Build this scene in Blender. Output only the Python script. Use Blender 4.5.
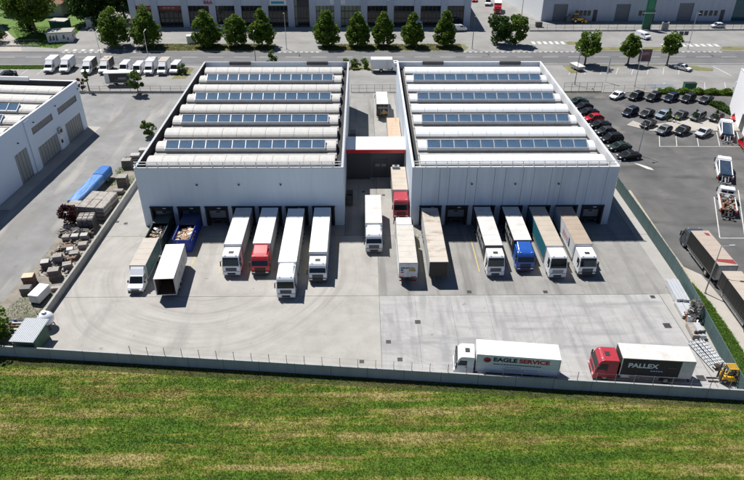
import bpy, bmesh, math, random
import numpy as np
from mathutils import Vector, Matrix
for o in list(bpy.data.objects): bpy.data.objects.remove(o)
S = bpy.context.scene
COL = S.collection
rad = math.radians
# ---------------------------------------------------------------- camera, sky, sun, exposure
cd = bpy.data.cameras.new('camera'); cam = bpy.data.objects.new('camera', cd); COL.objects.link(cam)
cd.sensor_fit = 'HORIZONTAL'; cd.sensor_width = 36.0; cd.lens = 36.0*645.52/744.0
cd.clip_start = 1.0; cd.clip_end = 5000.0
TH, PS, RO, CAMH = .5714, .0152, .0038, 53.0
fw = Vector((math.sin(PS)*math.cos(TH), math.cos(PS)*math.cos(TH), -math.sin(TH)))
rt0 = Vector((math.cos(PS), -math.sin(PS), 0)); up0 = rt0.cross(fw)
rt = rt0*math.cos(RO)+up0*math.sin(RO); up = up0*math.cos(RO)-rt0*math.sin(RO)
mw = Matrix((rt, up, -fw)).transposed().to_4x4(); mw.translation = (0, 0, CAMH)
cam.matrix_world = mw
S.camera = cam
SUN_EL = rad(58); SUN_H = Vector((-.65, .76)).normalized()
w = bpy.data.worlds.new('World'); S.world = w; w.use_nodes = True
nt = w.node_tree; bg = nt.nodes['Background']
sky = nt.nodes.new('ShaderNodeTexSky'); sky.sky_type = 'NISHITA'; sky.sun_disc = False
sky.air_density = .5; sky.dust_density = .05; sky.ozone_density = 3.5; sky.altitude = 800
sky.sun_elevation = SUN_EL; sky.sun_rotation = math.atan2(SUN_H.x, SUN_H.y)
nt.links.new(sky.outputs[0], bg.inputs[0]); bg.inputs[1].default_value = .078
sl = bpy.data.lights.new('sun', 'SUN'); sl.energy = 5.0; sl.angle = rad(.5); sl.color = (1, .97, .925)
sun = bpy.data.objects.new('sun', sl); COL.objects.link(sun)
d = Vector((-SUN_H.x*math.cos(SUN_EL), -SUN_H.y*math.cos(SUN_EL), -math.sin(SUN_EL)))
sun.rotation_euler = d.to_track_quat('-Z', 'Y').to_euler(); sun.location = (-80, 120, 160)
S.view_settings.view_transform = 'Standard'; S.view_settings.look = 'None'
S.view_settings.exposure = 0.38; S.view_settings.gamma = 1.0
rng = random.Random(7)
# ---------------------------------------------------------------- helpers
BOXF = [(0,3,2,1),(4,5,6,7),(0,1,5,4),(1,2,6,5),(2,3,7,6),(3,0,4,7)]
class MB:
    def __init__(s): s.v = []; s.f = []; s.mi = []; s.m = 0
    def add(s, vs, fs):
        n = len(s.v); s.v += [tuple(p) for p in vs]
        s.f += [tuple(i+n for i in f) for f in fs]; s.mi += [s.m]*len(fs); return s
    def box(s, x0, x1, y0, y1, z0, z1):
        return s.add([(x0,y0,z0),(x1,y0,z0),(x1,y1,z0),(x0,y1,z0),(x0,y0,z1),(x1,y0,z1),(x1,y1,z1),(x0,y1,z1)], BOXF)
    def hexa(s, p): return s.add(p, BOXF)
    def prism(s, poly, a, b, ax='x'):
        n = len(poly)
        g = {'x': lambda p, t: (t, p[0], p[1]), 'y': lambda p, t: (p[0], t, p[1]), 'z': lambda p, t: (p[0], p[1], t)}[ax]
        vs = [g(p, a) for p in poly]+[g(p, b) for p in poly]
        fs = [tuple(range(n))[::-1], tuple(range(n, 2*n))]+[(i, (i+1) % n, (i+1) % n+n, i+n) for i in range(n)]
        return s.add(vs, fs)
    def cyl(s, p0, p1, r0, r1=None, n=10):
        r1 = r0 if r1 is None else r1
        p0 = Vector(p0); p1 = Vector(p1); z = (p1-p0).normalized()
        x = z.orthogonal().normalized(); y = z.cross(x)
        vs = [p0+(x*math.cos(a)+y*math.sin(a))*r0 for a in [2*math.pi*i/n for i in range(n)]]
        vs += [p1+(x*math.cos(a)+y*math.sin(a))*r1 for a in [2*math.pi*i/n for i in range(n)]]
        return s.add(vs, [tuple(range(n))[::-1], tuple(range(n, 2*n))]+[(i, (i+1) % n, (i+1) % n+n, i+n) for i in range(n)])
    def bar(s, p0, p1, w, h=None):
        h = w if h is None else h
        p0 = Vector(p0); p1 = Vector(p1); z = (p1-p0).normalized()
        u = Vector((0,0,1)) if abs(z.z) < .95 else Vector((0,1,0))
        x = z.cross(u).normalized()*(w/2); y = x.cross(z).normalized()*(h/2)
        return s.add([p0-x-y,p0+x-y,p0+x+y,p0-x+y,p1-x-y,p1+x-y,p1+x+y,p1-x+y], BOXF)
    def ball(s, c, rx, ry=None, rz=None, nu=12, nv=7):
        ry = rx if ry is None else ry; rz = rx if rz is None else rz
        vs = [(c[0],c[1],c[2]-rz)]
        for j in range(1, nv):
            t = math.pi*j/nv
            for i in range(nu):
                a = 2*math.pi*i/nu
                vs.append((c[0]+rx*math.sin(t)*math.cos(a), c[1]+ry*math.sin(t)*math.sin(a), c[2]-rz*math.cos(t)))
        vs.append((c[0],c[1],c[2]+rz)); fs = []
        for i in range(nu): fs.append((0, 1+(i+1) % nu, 1+i))
        for j in range(nv-2):
            for i in range(nu):
                a = 1+j*nu+i; b = 1+j*nu+(i+1) % nu
                fs.append((a, b, b+nu, a+nu))
        t = len(vs)-1
        for i in range(nu): fs.append((t, t-nu+i, t-nu+(i+1) % nu))
        return s.add(vs, fs)
    def build(s, name, mat, parent=None, bev=0, seg=2, smooth=False, raw=False):
        me = bpy.data.meshes.new(name); me.from_pydata(s.v, [], s.f)
        mats = mat if isinstance(mat, (list, tuple)) else [mat]
        for m in mats: me.materials.append(m)
        if len(mats) > 1: me.polygons.foreach_set('material_index', s.mi)
        if not raw:
            bm = bmesh.new(); bm.from_mesh(me)
            bmesh.ops.recalc_face_normals(bm, faces=bm.faces)
            if bev:
                es = [e for e in bm.edges if len(e.link_faces) == 2 and e.calc_face_angle(0) > .5]
                bmesh.ops.bevel(bm, geom=es, offset=bev, segments=seg, affect='EDGES', profile=.5, clamp_overlap=True)
            bm.to_mesh(me); bm.free()
        if smooth: me.polygons.foreach_set('use_smooth', [True]*len(me.polygons))
        o = bpy.data.objects.new(name, me); COL.objects.link(o)
        if parent: o.parent = parent
        return o
LABELS = {}
def tag(o, label=None, cat=None, group=None, kind=None):
    if label:
        o['label'] = label
        if cat:
            if label in LABELS: print('DUP LABEL', label)
            LABELS[label] = 1
    if cat: o['category'] = cat
    if group: o['group'] = group
    if kind: o['kind'] = kind
    return o
def thing(name, label, cat, loc=(0,0,0), rz=0, group=None):
    o = bpy.data.objects.new(name, None); COL.objects.link(o); o.empty_display_size = .2
    o.location = loc; o.rotation_euler = (0,0,rz)
    return tag(o, label, cat, group)
def copy_tree(o, parent=None):
    c = o.copy(); COL.objects.link(c); c.parent = parent
    for ch in list(o.children): copy_tree(ch, c)
    return c
def inst(o, parent, loc=None, rz=None, scale=None):
    c = o.copy(); COL.objects.link(c); c.parent = parent
    if loc is not None: c.location = loc
    if rz is not None: c.rotation_euler = (0,0,rz)
    if scale is not None: c.scale = scale
    return c
def setmat(o, m):
    o.material_slots[0].link = 'OBJECT'; o.material_slots[0].material = m
# ---------------------------------------------------------------- materials
def nodes(m):
    m.use_nodes = True; return m.node_tree, m.node_tree.nodes['Principled BSDF']
def N(nt, t, **kw):
    n = nt.nodes.new(t)
    for k, v in kw.items(): setattr(n, k, v)
    return n
def noise(nt, vec, scale, detail=4, rough=.55, stretch=None, rot=None):
    if stretch or rot:
        mp = N(nt, 'ShaderNodeMapping'); nt.links.new(vec, mp.inputs[0])
        if stretch: mp.inputs['Scale'].default_value = stretch
        if rot: mp.inputs['Rotation'].default_value = rot
        vec = mp.outputs[0]
    n = N(nt, 'ShaderNodeTexNoise'); nt.links.new(vec, n.inputs['Vector'])
    n.inputs['Scale'].default_value = scale; n.inputs['Detail'].default_value = detail; n.inputs['Roughness'].default_value = rough
    return n.outputs[0]
def ramp(nt, fac, stops):
    r = N(nt, 'ShaderNodeValToRGB'); nt.links.new(fac, r.inputs[0])
    e = r.color_ramp.elements
    while len(e) < len(stops): e.new(.5)
    for i, (p, c) in enumerate(stops):
        e[i].position = p; e[i].color = (c, c, c, 1) if not isinstance(c, (tuple, list)) else (*c[:3], 1)
    return r.outputs[0]
def mix(nt, fac, a, b, mode='MIX'):
    m = N(nt, 'ShaderNodeMix', data_type='RGBA', blend_type=mode)
    for i, x in ((0, fac), (6, a), (7, b)):
        if isinstance(x, (int, float)): m.inputs[i].default_value = x
        elif isinstance(x, (tuple, list)): m.inputs[i].default_value = (*x[:3], 1)
        else: nt.links.new(x, m.inputs[i])
    return m.outputs[2]
def math_(nt, op, a, b=None):
    m = N(nt, 'ShaderNodeMath', operation=op)
    for i, x in ((0, a), (1, b)):
        if x is None: continue
        if isinstance(x, (int, float)): m.inputs[i].default_value = x
        else: nt.links.new(x, m.inputs[i])
    return m.outputs[0]
def bump(nt, b, h, st, dist=.05):
    n = N(nt, 'ShaderNodeBump'); n.inputs['Strength'].default_value = st; n.inputs['Distance'].default_value = dist
    nt.links.new(h, n.inputs['Height']); nt.links.new(n.outputs[0], b.inputs['Normal'])
MATS = {}
def M(name, c, r=.6, met=0., var=.12, sc=2.5, stretch=None, bmp=0, dirt=0, dirtc=(.1,.085,.07), dsc=.8, coat=0, trans=0):
    if name in MATS: return MATS[name]
    m = bpy.data.materials.new(name); nt, b = nodes(m)
    tc = N(nt, 'ShaderNodeTexCoord').outputs['Object']
    n = noise(nt, tc, sc, 5, .6, stretch)
    f = ramp(nt, n, [(.3, 0.), (.7, 1.)])
    col = mix(nt, f, tuple(x*(1-var) for x in c), tuple(min(1, x*(1+var)) for x in c))
    if dirt:
        dn = noise(nt, tc, dsc, 6, .65, stretch)
        df = ramp(nt, dn, [(.5, 0.), (.72, dirt)])
        col = mix(nt, df, col, dirtc)
    nt.links.new(col, b.inputs['Base Color'])
    b.inputs['Roughness'].default_value = r; b.inputs['Specular IOR Level'].default_value = .5 if not name.startswith('car paint') else .25; b.inputs['Metallic'].default_value = met
    if coat: b.inputs['Coat Weight'].default_value = coat; b.inputs['Coat Roughness'].default_value = .08
    if bmp: bump(nt, b, noise(nt, tc, sc*6, 4, .6, stretch), bmp)
    MATS[name] = m; return m
WHITE = M('white paint', (.78,.78,.78), .45, var=.03, dirt=.25, dirtc=(.5,.48,.44))
CABWHITE = M('white cab paint', (.8,.81,.83), .3, var=.02, coat=.4)
CREAM = M('weathered cream roof', (.44,.385,.32), .6, var=.07, sc=1.2, dirt=.5, dirtc=(.33,.26,.2), dsc=.6)
WROOF = M('white trailer roof', (.6,.585,.555), .55, var=.05, sc=1.5, dirt=.5, dirtc=(.42,.37,.31), dsc=.6)
CLEANROOF = M('clean white trailer roof', (.82,.82,.81), .5, var=.02)
TYRE = M('tyre rubber', (.025,.025,.025), .85, var=.3)
RIM = M('steel rim', (.5,.5,.5), .4, .6)
DARK = M('dark plastic', (.03,.03,.032), .55, var=.2)
CHASSIS = M('chassis steel', (.05,.05,.05), .6, .2, var=.3)
GLASSDK = M('dark windscreen glass', (.012,.016,.018), .06, var=.1)
LAMP = M('lamp glass', (.75,.78,.8), .12, var=.05)
REDLAMP = M('red lamp', (.45,.02,.02), .2)
BLACKC = M('black curtain', (.016,.018,.018), .5, var=.2)
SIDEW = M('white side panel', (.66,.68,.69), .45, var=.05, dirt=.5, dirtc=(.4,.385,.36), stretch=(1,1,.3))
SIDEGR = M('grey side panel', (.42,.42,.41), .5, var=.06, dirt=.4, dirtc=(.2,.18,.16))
TEAL = M('teal curtain', (.02,.16,.22), .5, var=.12)
GREENC = M('dark green curtain', (.03,.11,.1), .5, var=.15)
REDP = M('red cab paint', (.5,.012,.02), .32, var=.06, coat=.5)
REDM = M('dull red cab paint', (.38,.03,.045), .4, var=.1, coat=.2)
BLUEP = M('blue cab paint', (.02,.1,.42), .32, var=.08, coat=.5)
BLUED = M('deep blue container paint', (.01,.04,.3), .45, var=.2, dirt=.3)
GREEND = M('dark green container paint', (.012,.035,.03), .5, var=.25, dirt=.3)
GALV = M('galvanised steel', (.5,.52,.53), .42, .7, var=.15)
ALU = M('aluminium trim', (.62,.63,.64), .4, .6)
BLACKT = M('black print', (.02,.022,.03), .6)
NAVYT = M('navy print', (.03,.035,.07), .6)
REDT = M('red print', (.5,.03,.04), .6)
GREYT = M('grey print', (.3,.31,.33), .6)
WHITET = M('white print', (.75,.75,.76), .6)
GOLDT = M('ochre print', (.3,.23,.06), .6)
WOOD = M('pallet wood', (.32,.22,.13), .8, var=.3, sc=4, stretch=(1,4,1))
RUST = M('rusty scrap iron', (.2,.09,.045), .8, .1, var=.4, sc=4)
YELLOW = M('yellow machine paint', (.75,.42,.02), .4, var=.08, coat=.2)
CONC = M('grey concrete', (.34,.33,.31), .85, var=.12, sc=1.5, bmp=.3, dirt=.5, dirtc=(.16,.155,.14), stretch=(1,1,.35))
CONCL = M('pale concrete kerb', (.45,.43,.4), .85, var=.12, sc=1.5, dirt=.4, dirtc=(.25,.24,.22))
# -- ground materials (world-space procedural colour)
def ground(name, cols, sc, rough=.9, extra=None, bm=.25, fine=14, finea=.14):
    m = bpy.data.materials.new(name); nt, b = nodes(m)
    tc = N(nt, 'ShaderNodeTexCoord').outputs['Object']
    a = noise(nt, tc, sc, 6, .6)
    k = len(cols)
    col = ramp(nt, a, [(.3+.4*i/(k-1), c) for i, c in enumerate(cols)])
    g = noise(nt, tc, fine, 3, .6)
    gg = ramp(nt, g, [(.3, 1-finea), (.7, 1+0*finea)])
    col = mix(nt, 1., col, gg, 'MULTIPLY')
    if extra: col = extra(nt, tc, col)
    nt.links.new(col, b.inputs['Base Color']); b.inputs['Roughness'].default_value = rough
    if bm: bump(nt, b, noise(nt, tc, fine*1.5, 3, .6), bm, .02)
    MATS[name] = m; return m
def streaks(c, amt, sc, stretch, rot, lo=.56, hi=.72):
    def f(nt, tc, col):
        n = noise(nt, tc, sc, 4, .55, stretch, rot)
        return mix(nt, ramp(nt, n, [(lo, 0.), (hi, amt)]), col, c)
    return f
def arcs(cx, cy, r0, r1, freq, c, amt):
    def f(nt, tc, col):
        v = N(nt, 'ShaderNodeVectorMath', operation='SUBTRACT'); nt.links.new(tc, v.inputs[0]); v.inputs[1].default_value = (cx, cy, 0)
        l = N(nt, 'ShaderNodeVectorMath', operation='LENGTH'); nt.links.new(v.outputs[0], l.inputs[0])
        wob = math_(nt, 'MULTIPLY', noise(nt, tc, .06, 1), 3.)
        r = math_(nt, 'ADD', l.outputs['Value'], wob)
        cv = N(nt, 'ShaderNodeCombineXYZ'); nt.links.new(r, cv.inputs[0])
        n = noise(nt, cv.outputs[0], freq, 5, .6)
        k = ramp(nt, n, [(.48, 0.), (.66, amt)])
        mr = N(nt, 'ShaderNodeMapRange'); mr.interpolation_type = 'SMOOTHSTEP'
        nt.links.new(l.outputs['Value'], mr.inputs[0]); mr.inputs[1].default_value = r0; mr.inputs[2].default_value = r0+3
        mr2 = N(nt, 'ShaderNodeMapRange'); mr2.interpolation_type = 'SMOOTHSTEP'
        nt.links.new(l.outputs['Value'], mr2.inputs[0]); mr2.inputs[1].default_value = r1; mr2.inputs[2].default_value = r1-3
        brk = ramp(nt, noise(nt, tc, .1, 3), [(.38, .15), (.62, 1.)])
        k = math_(nt, 'MULTIPLY', math_(nt, 'MULTIPLY', math_(nt, 'MULTIPLY', k, mr.outputs[0]), mr2.outputs[0]), brk)
        return mix(nt, k, col, c)
    return f
def chain(*fs):
    def f(nt, tc, col):
        for g in fs: col = g(nt, tc, col)
        return col
    return f
Y_W = ground('yard concrete west', [(.325,.311,.285),(.372,.357,.328),(.415,.399,.368)], .35, extra=chain(
    arcs(-22,76,6,24,.9,(.23,.22,.2),.8), arcs(-22,74,8,20,.7,(.45,.435,.405),.6),
    streaks((.21,.2,.185),.5,.35,(1,.25,1),(0,0,.1)), streaks((.24,.23,.21),.45,.5,(.25,1,1),(0,0,.05),.58,.75), streaks((.15,.14,.13),.8,.9,None,None,.68,.76)))
Y_SE = ground('yard concrete south east', [(.345,.338,.326),(.39,.383,.37),(.43,.423,.41)], .45, extra=chain(
    streaks((.225,.225,.23),.75,.75,(1,.1,1),(0,0,.8),.5,.68), streaks((.23,.23,.235),.75,.75,(.1,1,1),(0,0,.3),.51,.68), streaks((.24,.24,.245),.7,.6,(1,.2,1),(0,0,-.5),.53,.68), streaks((.44,.438,.43),.4,.7,(.3,1,1),(0,0,-.3),.54,.7),
    arcs(14,70,6,18,.8,(.225,.225,.225),.5), streaks((.14,.14,.14),.8,.8,None,None,.68,.76)))
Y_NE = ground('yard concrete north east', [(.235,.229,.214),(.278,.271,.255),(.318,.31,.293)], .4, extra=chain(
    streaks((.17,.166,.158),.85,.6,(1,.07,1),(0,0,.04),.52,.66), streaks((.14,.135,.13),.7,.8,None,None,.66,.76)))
Y_N = ground('yard concrete alley', [(.29,.277,.255),(.335,.322,.3),(.375,.362,.338)], .3, extra=chain(
    streaks((.22,.2,.17),.7,.4,(1,.2,1),(0,0,.1)), streaks((.14,.135,.13),.8,.8,None,None,.64,.74)))
Y_E = ground('yard concrete east strip', [(.345,.335,.315),(.385,.375,.355)], .4, extra=streaks((.3,.27,.22),.6,.6,None,None,.58,.7))
LANE = ground('worn pale asphalt', [(.19,.188,.185),(.235,.233,.229),(.28,.277,.27)], .22, extra=chain(
    streaks((.19,.182,.17),.8,.3,(1,.12,1),(0,0,-.1),.5,.66), streaks((.14,.12,.1),.6,.6,None,None,.62,.74), streaks((.38,.36,.33),.6,.25,(1,.2,1),(0,0,.2),.56,.7)))
LOT = ground('dark car park asphalt', [(.082,.08,.078),(.114,.112,.11),(.15,.147,.143)], .16, extra=chain(
    streaks((.17,.16,.145),.6,.15,(1,.35,1),(0,0,.5),.55,.72), streaks((.05,.048,.046),.7,.25,(.2,1,1),(0,0,-.35),.56,.68), streaks((.24,.22,.19),.7,.1,None,None,.62,.74)))
PARKA = ground('beige asphalt of the north car park', [(.225,.22,.21),(.27,.264,.252),(.31,.303,.29)], .15, extra=chain(
    streaks((.2,.19,.175),.6,.2,(.2,1,1),(0,0,0),.54,.7), streaks((.14,.13,.12),.6,.5,None,None,.66,.76)))
ROADM = ground('road asphalt', [(.13,.13,.134),(.155,.155,.158),(.18,.179,.18)], .2, extra=chain(
    streaks((.11,.11,.114),.8,.25,(.04,1,1),None,.5,.66), streaks((.2,.2,.2),.6,.3,(.05,1,1),None,.56,.7)))
GRAVEL = ground('gravel and weeds', [(.17,.155,.125),(.24,.215,.18),(.3,.27,.225)], .5, extra=chain(
    streaks((.1,.12,.04),.8,.35,None,None,.56,.68), streaks((.11,.09,.075),.7,.9,None,None,.6,.7)), bm=.6)
DIRT = ground('dry dirt verge', [(.36,.3,.23),(.42,.36,.28),(.46,.4,.32)], .4, bm=.5)
PAVE = ground('pavement beige', [(.38,.35,.31),(.44,.41,.37)], .4)
def grassy(name, scl=1.):
    m = bpy.data.materials.new(name); nt, b = nodes(m)
    tc = N(nt, 'ShaderNodeTexCoord').outputs['Object']
    big = noise(nt, tc, .42, 8, .7, (.12,1,1), (0,0,.085))
    med = noise(nt, tc, .5, 8, .75)
    thin = noise(nt, tc, 1.1, 5, .6, (.05,1,1), (0,0,.085))
    s = math_(nt, 'ADD', math_(nt, 'ADD', math_(nt, 'MULTIPLY', big, .5), math_(nt, 'MULTIPLY', med, .2)), math_(nt, 'MULTIPLY', thin, .3))
    col = ramp(nt, s, [(.4, (.055,.13,.006)), (.482, (.1,.18,.01)), (.522, (.19,.22,.028)), (.556, (.33,.29,.095)), (.625, (.42,.36,.15))])
    red = ramp(nt, noise(nt, tc, .35, 5, .6, (.3,1,1), (0,0,.08)), [(.52, 0.), (.66, .7)])
    sy = N(nt, 'ShaderNodeSeparateXYZ'); nt.links.new(tc, sy.inputs[0])
    dw = math_(nt, 'ADD', sy.outputs[1], math_(nt, 'MULTIPLY', sy.outputs[0], .0935))
    nb = N(nt, 'ShaderNodeMapRange'); nt.links.new(dw, nb.inputs[0]); nb.inputs[1].default_value = 44.; nb.inputs[2].default_value = 50.
    red = math_(nt, 'MULTIPLY', red, nb.outputs[0])
    col = mix(nt, red, col, (.25,.165,.055))
    fi = noise(nt, tc, 5., 6, .75)
    col = mix(nt, 1., col, ramp(nt, fi, [(.34, .55), (.64, 1.25)]), 'MULTIPLY')
    f2 = noise(nt, tc, .9, 4, .7, (.5,1,1))
    col = mix(nt, 1., col, ramp(nt, f2, [(.35, .72), (.65, 1.2)]), 'MULTIPLY')
    if scl != 1.: col = mix(nt, 1., col, (scl, scl, scl), 'MULTIPLY')
    return m, nt, b, col
m, nt_, b_, c_ = grassy('field ground', .75); nt_.links.new(c_, b_.inputs['Base Color']); b_.inputs['Roughness'].default_value = .95; FIELD = m
m, nt_, b_, c_ = grassy('field grass blades')
gi = N(nt_, 'ShaderNodeNewGeometry'); rr = ramp(nt_, gi.outputs['Random Per Island'], [(0., .7), (1., 1.6)])
bc_ = mix(nt_, 1., c_, rr, 'MULTIPLY'); nt_.links.new(bc_, b_.inputs['Base Color']); b_.inputs['Roughness'].default_value = .8
b_.inputs['Specular IOR Level'].default_value = .2
tr_ = N(nt_, 'ShaderNodeBsdfTranslucent'); nt_.links.new(bc_, tr_.inputs[0]); ms_ = N(nt_, 'ShaderNodeMixShader'); ms_.inputs[0].default_value = .45
nt_.links.new(b_.outputs[0], ms_.inputs[1]); nt_.links.new(tr_.outputs[0], ms_.inputs[2]); nt_.links.new(ms_.outputs[0], nt_.nodes['Material Output'].inputs[0]); BLADES = m
def leafmat(name, a, bcol, ccol):
    m = bpy.data.materials.new(name); nt, b = nodes(m)
    tc = N(nt, 'ShaderNodeTexCoord').outputs['Object']
    g = N(nt, 'ShaderNodeNewGeometry')
    s = math_(nt, 'ADD', math_(nt, 'MULTIPLY', g.outputs['Random Per Island'], .55), math_(nt, 'MULTIPLY', noise(nt, tc, .8, 3), .45))
    col = ramp(nt, s, [(.2, a), (.55, bcol), (.85, ccol)])
    nt.links.new(col, b.inputs['Base Color']); b.inputs['Roughness'].default_value = .6; b.inputs['Specular IOR Level'].default_value = .25
    tr = N(nt, 'ShaderNodeBsdfTranslucent'); nt.links.new(col, tr.inputs[0])
    ms = N(nt, 'ShaderNodeMixShader'); ms.inputs[0].default_value = .4
    nt.links.new(b.outputs[0], ms.inputs[1]); nt.links.new(tr.outputs[0], ms.inputs[2])
    nt.links.new(ms.outputs[0], nt.nodes['Material Output'].inputs[0]); return m
LEAF = leafmat('linden leaves', (.06,.115,.012), (.12,.2,.021), (.21,.29,.042))
LEAFD = leafmat('dark leaves', (.025,.06,.01), (.045,.095,.015), (.085,.15,.025))
LEAFY = leafmat('bright shrub leaves', (.05,.1,.015), (.09,.15,.025), (.16,.21,.04))
LEAFR = leafmat('purple shrub leaves', (.03,.008,.012), (.06,.015,.02), (.1,.03,.03))
LEAFP = leafmat('dry pale twigs', (.2,.19,.17), (.3,.28,.25), (.4,.38,.34))
BARK = M('bark', (.12,.09,.065), .9, var=.3, sc=5)
GRASSG = leafmat('verge grass blades', (.06,.14,.012), (.1,.2,.02), (.17,.25,.04))
GRASSY = leafmat('dry verge blades', (.1,.13,.03), (.17,.18,.06), (.24,.22,.1))
GREENGROUND = ground('lawn ground', [(.06,.13,.013),(.09,.17,.02),(.13,.2,.03)], .5, bm=.4)
DRYGROUND = ground('dry lawn ground', [(.1,.12,.035),(.17,.165,.065),(.25,.225,.12)], .5, bm=.4)
GLASSBLUE = M('skylight glazing', (.075,.13,.205), .12, var=.25, sc=.5)
WALLL = M('pale grey cladding', (.62,.7,.77), .5, var=.03, sc=1.2, stretch=(1,1,.08), dirt=.22, dirtc=(.5,.57,.64))
WALLR = M('grey precast panel', (.57,.635,.7), .7, var=.08, sc=.9, stretch=(1,1,.1), dirt=.45, dirtc=(.43,.47,.52), bmp=.1)
VAULTL = M('grey white roof shell', (.5,.49,.465), .65, var=.08, sc=1.5, dirt=.5, dirtc=(.36,.35,.325), dsc=.8)
VAULTR = M('bright white roof shell', (.7,.72,.735), .55, var=.03, sc=1.5, dirt=.3, dirtc=(.54,.555,.565))
GUTTER = M('grey roof gutter', (.35,.345,.33), .8, var=.15, dirt=.5, dirtc=(.2,.19,.18))
PARA = M('parapet capping', (.75,.76,.77), .45, var=.03)
BLACKR = M('black dock rubber', (.018,.018,.02), .8, var=.2)
DOORGR = M('grey sectional door', (.24,.25,.265), .5, var=.06)
# ---------------------------------------------------------------- lettering
def text(s, parent, mat, size, M4, name='lettering', ext=.004, sx=1., bold=0.):
    cu = bpy.data.curves.new(name, 'FONT'); cu.body = s; cu.size = size; cu.extrude = ext; cu.offset = bold
    cu.align_x = 'LEFT'; cu.align_y = 'BOTTOM'
    t = bpy.data.objects.new(name, cu); COL.objects.link(t); bpy.context.view_layer.update()
    me = bpy.data.meshes.new_from_object(t.evaluated_get(bpy.context.evaluated_depsgraph_get()))
    bpy.data.objects.remove(t); bpy.data.curves.remove(cu)
    me.transform(Matrix.Diagonal((sx,1,1,1))); me.transform(M4)
    me.materials.clear(); me.materials.append(mat); me.name = name
    o = bpy.data.objects.new(name, me); COL.objects.link(o); o.parent = parent; return o
def frame(o, right, upv):   # matrix with text x->right, y->up
    r = Vector(right).normalized(); u = Vector(upv).normalized(); n = r.cross(u)
    m = Matrix((r, u, n)).transposed().to_4x4(); m.translation = o; return m
# ================================================================= the setting
def sheet(name, poly, z, mat, parent=None, th=0):
    mb = MB()
    if th: mb.prism(poly, z-th, z, 'z')
    else: mb.add([(x, y, z) for x, y in poly], [tuple(range(len(poly)))])
    o = mb.build(name, mat, parent)
    if not th:
        if o.data.polygons[0].normal.z < 0: o.data.flip_normals()
    if not parent: tag(o, kind='structure')
    return o
def wall_y(x): return 53.5-.0935*x
sheet('ground', [(-1500,-600),(1500,-600),(1500,2500),(-1500,2500)], -.06, DRYGROUND)
sheet('field', [(-160,-40),(160,-40),(160,wall_y(42)-.2),(42,wall_y(42)-.1),(-80,wall_y(-80)-.1),(-160,wall_y(-160))], -.02, FIELD)
sheet('ditch', [(-160,wall_y(-160)-.05),(-160,wall_y(-160)-1.5),(43,wall_y(43)-1.5),(43,wall_y(43)-.02)], -.012, M('shade darkened ditch soil', (.05,.06,.02), .95, var=.4, sc=2))  # flat strip; wall shadow and ditch depth are put into its dark colour
sheet('west_lane', [(-160,62),(-80,61),(-41,57.4),(-40.9,60),(-39.5,99),(-39.4,146.6),(-160,146.6)], 0, LANE)
sheet('gravel_strip', [(-48.5,57.9),(-41.1,57.6),(-40.9,62),(-39.6,99),(-39.5,113),(-42.5,115),(-45,104),(-45,96),(-47.2,90),(-46.6,80),(-46.8,74),(-48,68)], .008, GRAVEL)
yard = sheet('concrete_yard', [(-41,57.2),(-39.4,99),(-39.4,146.6),(43.9,146.6),(43.9,72),(41.9,49.6)], 0, M('slab joint filler', (.1,.095,.09), .9))
def slab(poly, mat): return sheet('slab', poly, .035, mat, yard, .05)
J = .03
slab([(-40.75,wall_y(-40.7)+.25),(2.05-J,wall_y(2)+.25),(2.05-J,68.6-J),(-40.2,68.6-J)], Y_W)
slab([(-40.2,68.6+J),(2.05-J,68.6+J),(2.05-J,83.65-J),(-39.7,83.65-J)], Y_W)
for k in range(8):
    xa, xb = 2.05+k*4.7, min(2.05+(k+1)*4.7, 39.7); slab([(xa+.012,wall_y(xa)+.25),(xb-.012,wall_y(xb)+.25),(xb-.012,68.6-J),(xa+.012,68.6-J)], Y_SE)
for k in range(10):
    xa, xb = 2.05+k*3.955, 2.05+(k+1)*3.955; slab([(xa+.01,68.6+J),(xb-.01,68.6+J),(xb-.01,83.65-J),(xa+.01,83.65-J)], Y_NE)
slab([(39.72,wall_y(39.7)+.25),(41.6,wall_y(41.6)+.25),(43.6,69),(43.7,83.65-J),(41.62,83.65-J),(41.62,68.6+J),(39.72,68.6+J)], Y_E)
slab([(-39.7,83.65+J),(-2.9-J,83.65+J),(-2.9-J,146.5),(-39.4,146.5),(-39.4,99)], Y_N)
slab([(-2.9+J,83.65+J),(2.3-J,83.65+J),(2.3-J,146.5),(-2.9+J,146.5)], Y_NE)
slab([(2.3+J,83.65+J),(7.3-J,83.65+J),(7.3-J,146.5),(2.3+J,146.5)], Y_N)
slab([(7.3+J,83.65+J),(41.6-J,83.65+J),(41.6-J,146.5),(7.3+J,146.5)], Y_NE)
slab([(41.6+J,83.65+J),(43.75,83.65+J),(43.8,146.5),(41.6+J,146.5)], Y_E)
sheet('east_car_park', [(45.6,60),(45.6,146.2),(160,146.2),(160,20),(52,20)], 0, LOT)
sheet('fence_verge', [(42.3,49.4),(44.1,66),(44.1,98),(46.2,98),(45.7,80),(45.8,66),(45.5,58),(45.5,49.4)], .012, DIRT)
sheet('pale_strip', [(44.6,40),(45.3,58),(45.8,66),(45.7,75),(47.4,73),(47.8,66),(48.5,54),(50,40)], .008, PAVE)
green_tri = [(41.9,48.6),(43.1,58),(43.9,66.5),(45.2,71.5),(45.75,67),(45.6,60),(45.3,56),(45.6,48.6)]
sheet('verge_lawn', green_tri, .016, GREENGROUND)
sheet('north_car_park', [(-160,146.6),(160,146.6),(160,167.2),(-160,167.2)], .004, PARKA)
sheet('road', [(-300,167.2),(300,167.2),(300,179.2),(-300,179.2)], .004, ROADM)
sheet('far_pavement', [(-300,179.2),(300,179.2),(300,205),(-300,205)], .004, PARKA)
sheet('side_road', [(-84,179.3),(-63,179.3),(-72,204),(-76,260),(-92,260),(-86,205)], .012, PARKA)
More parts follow.
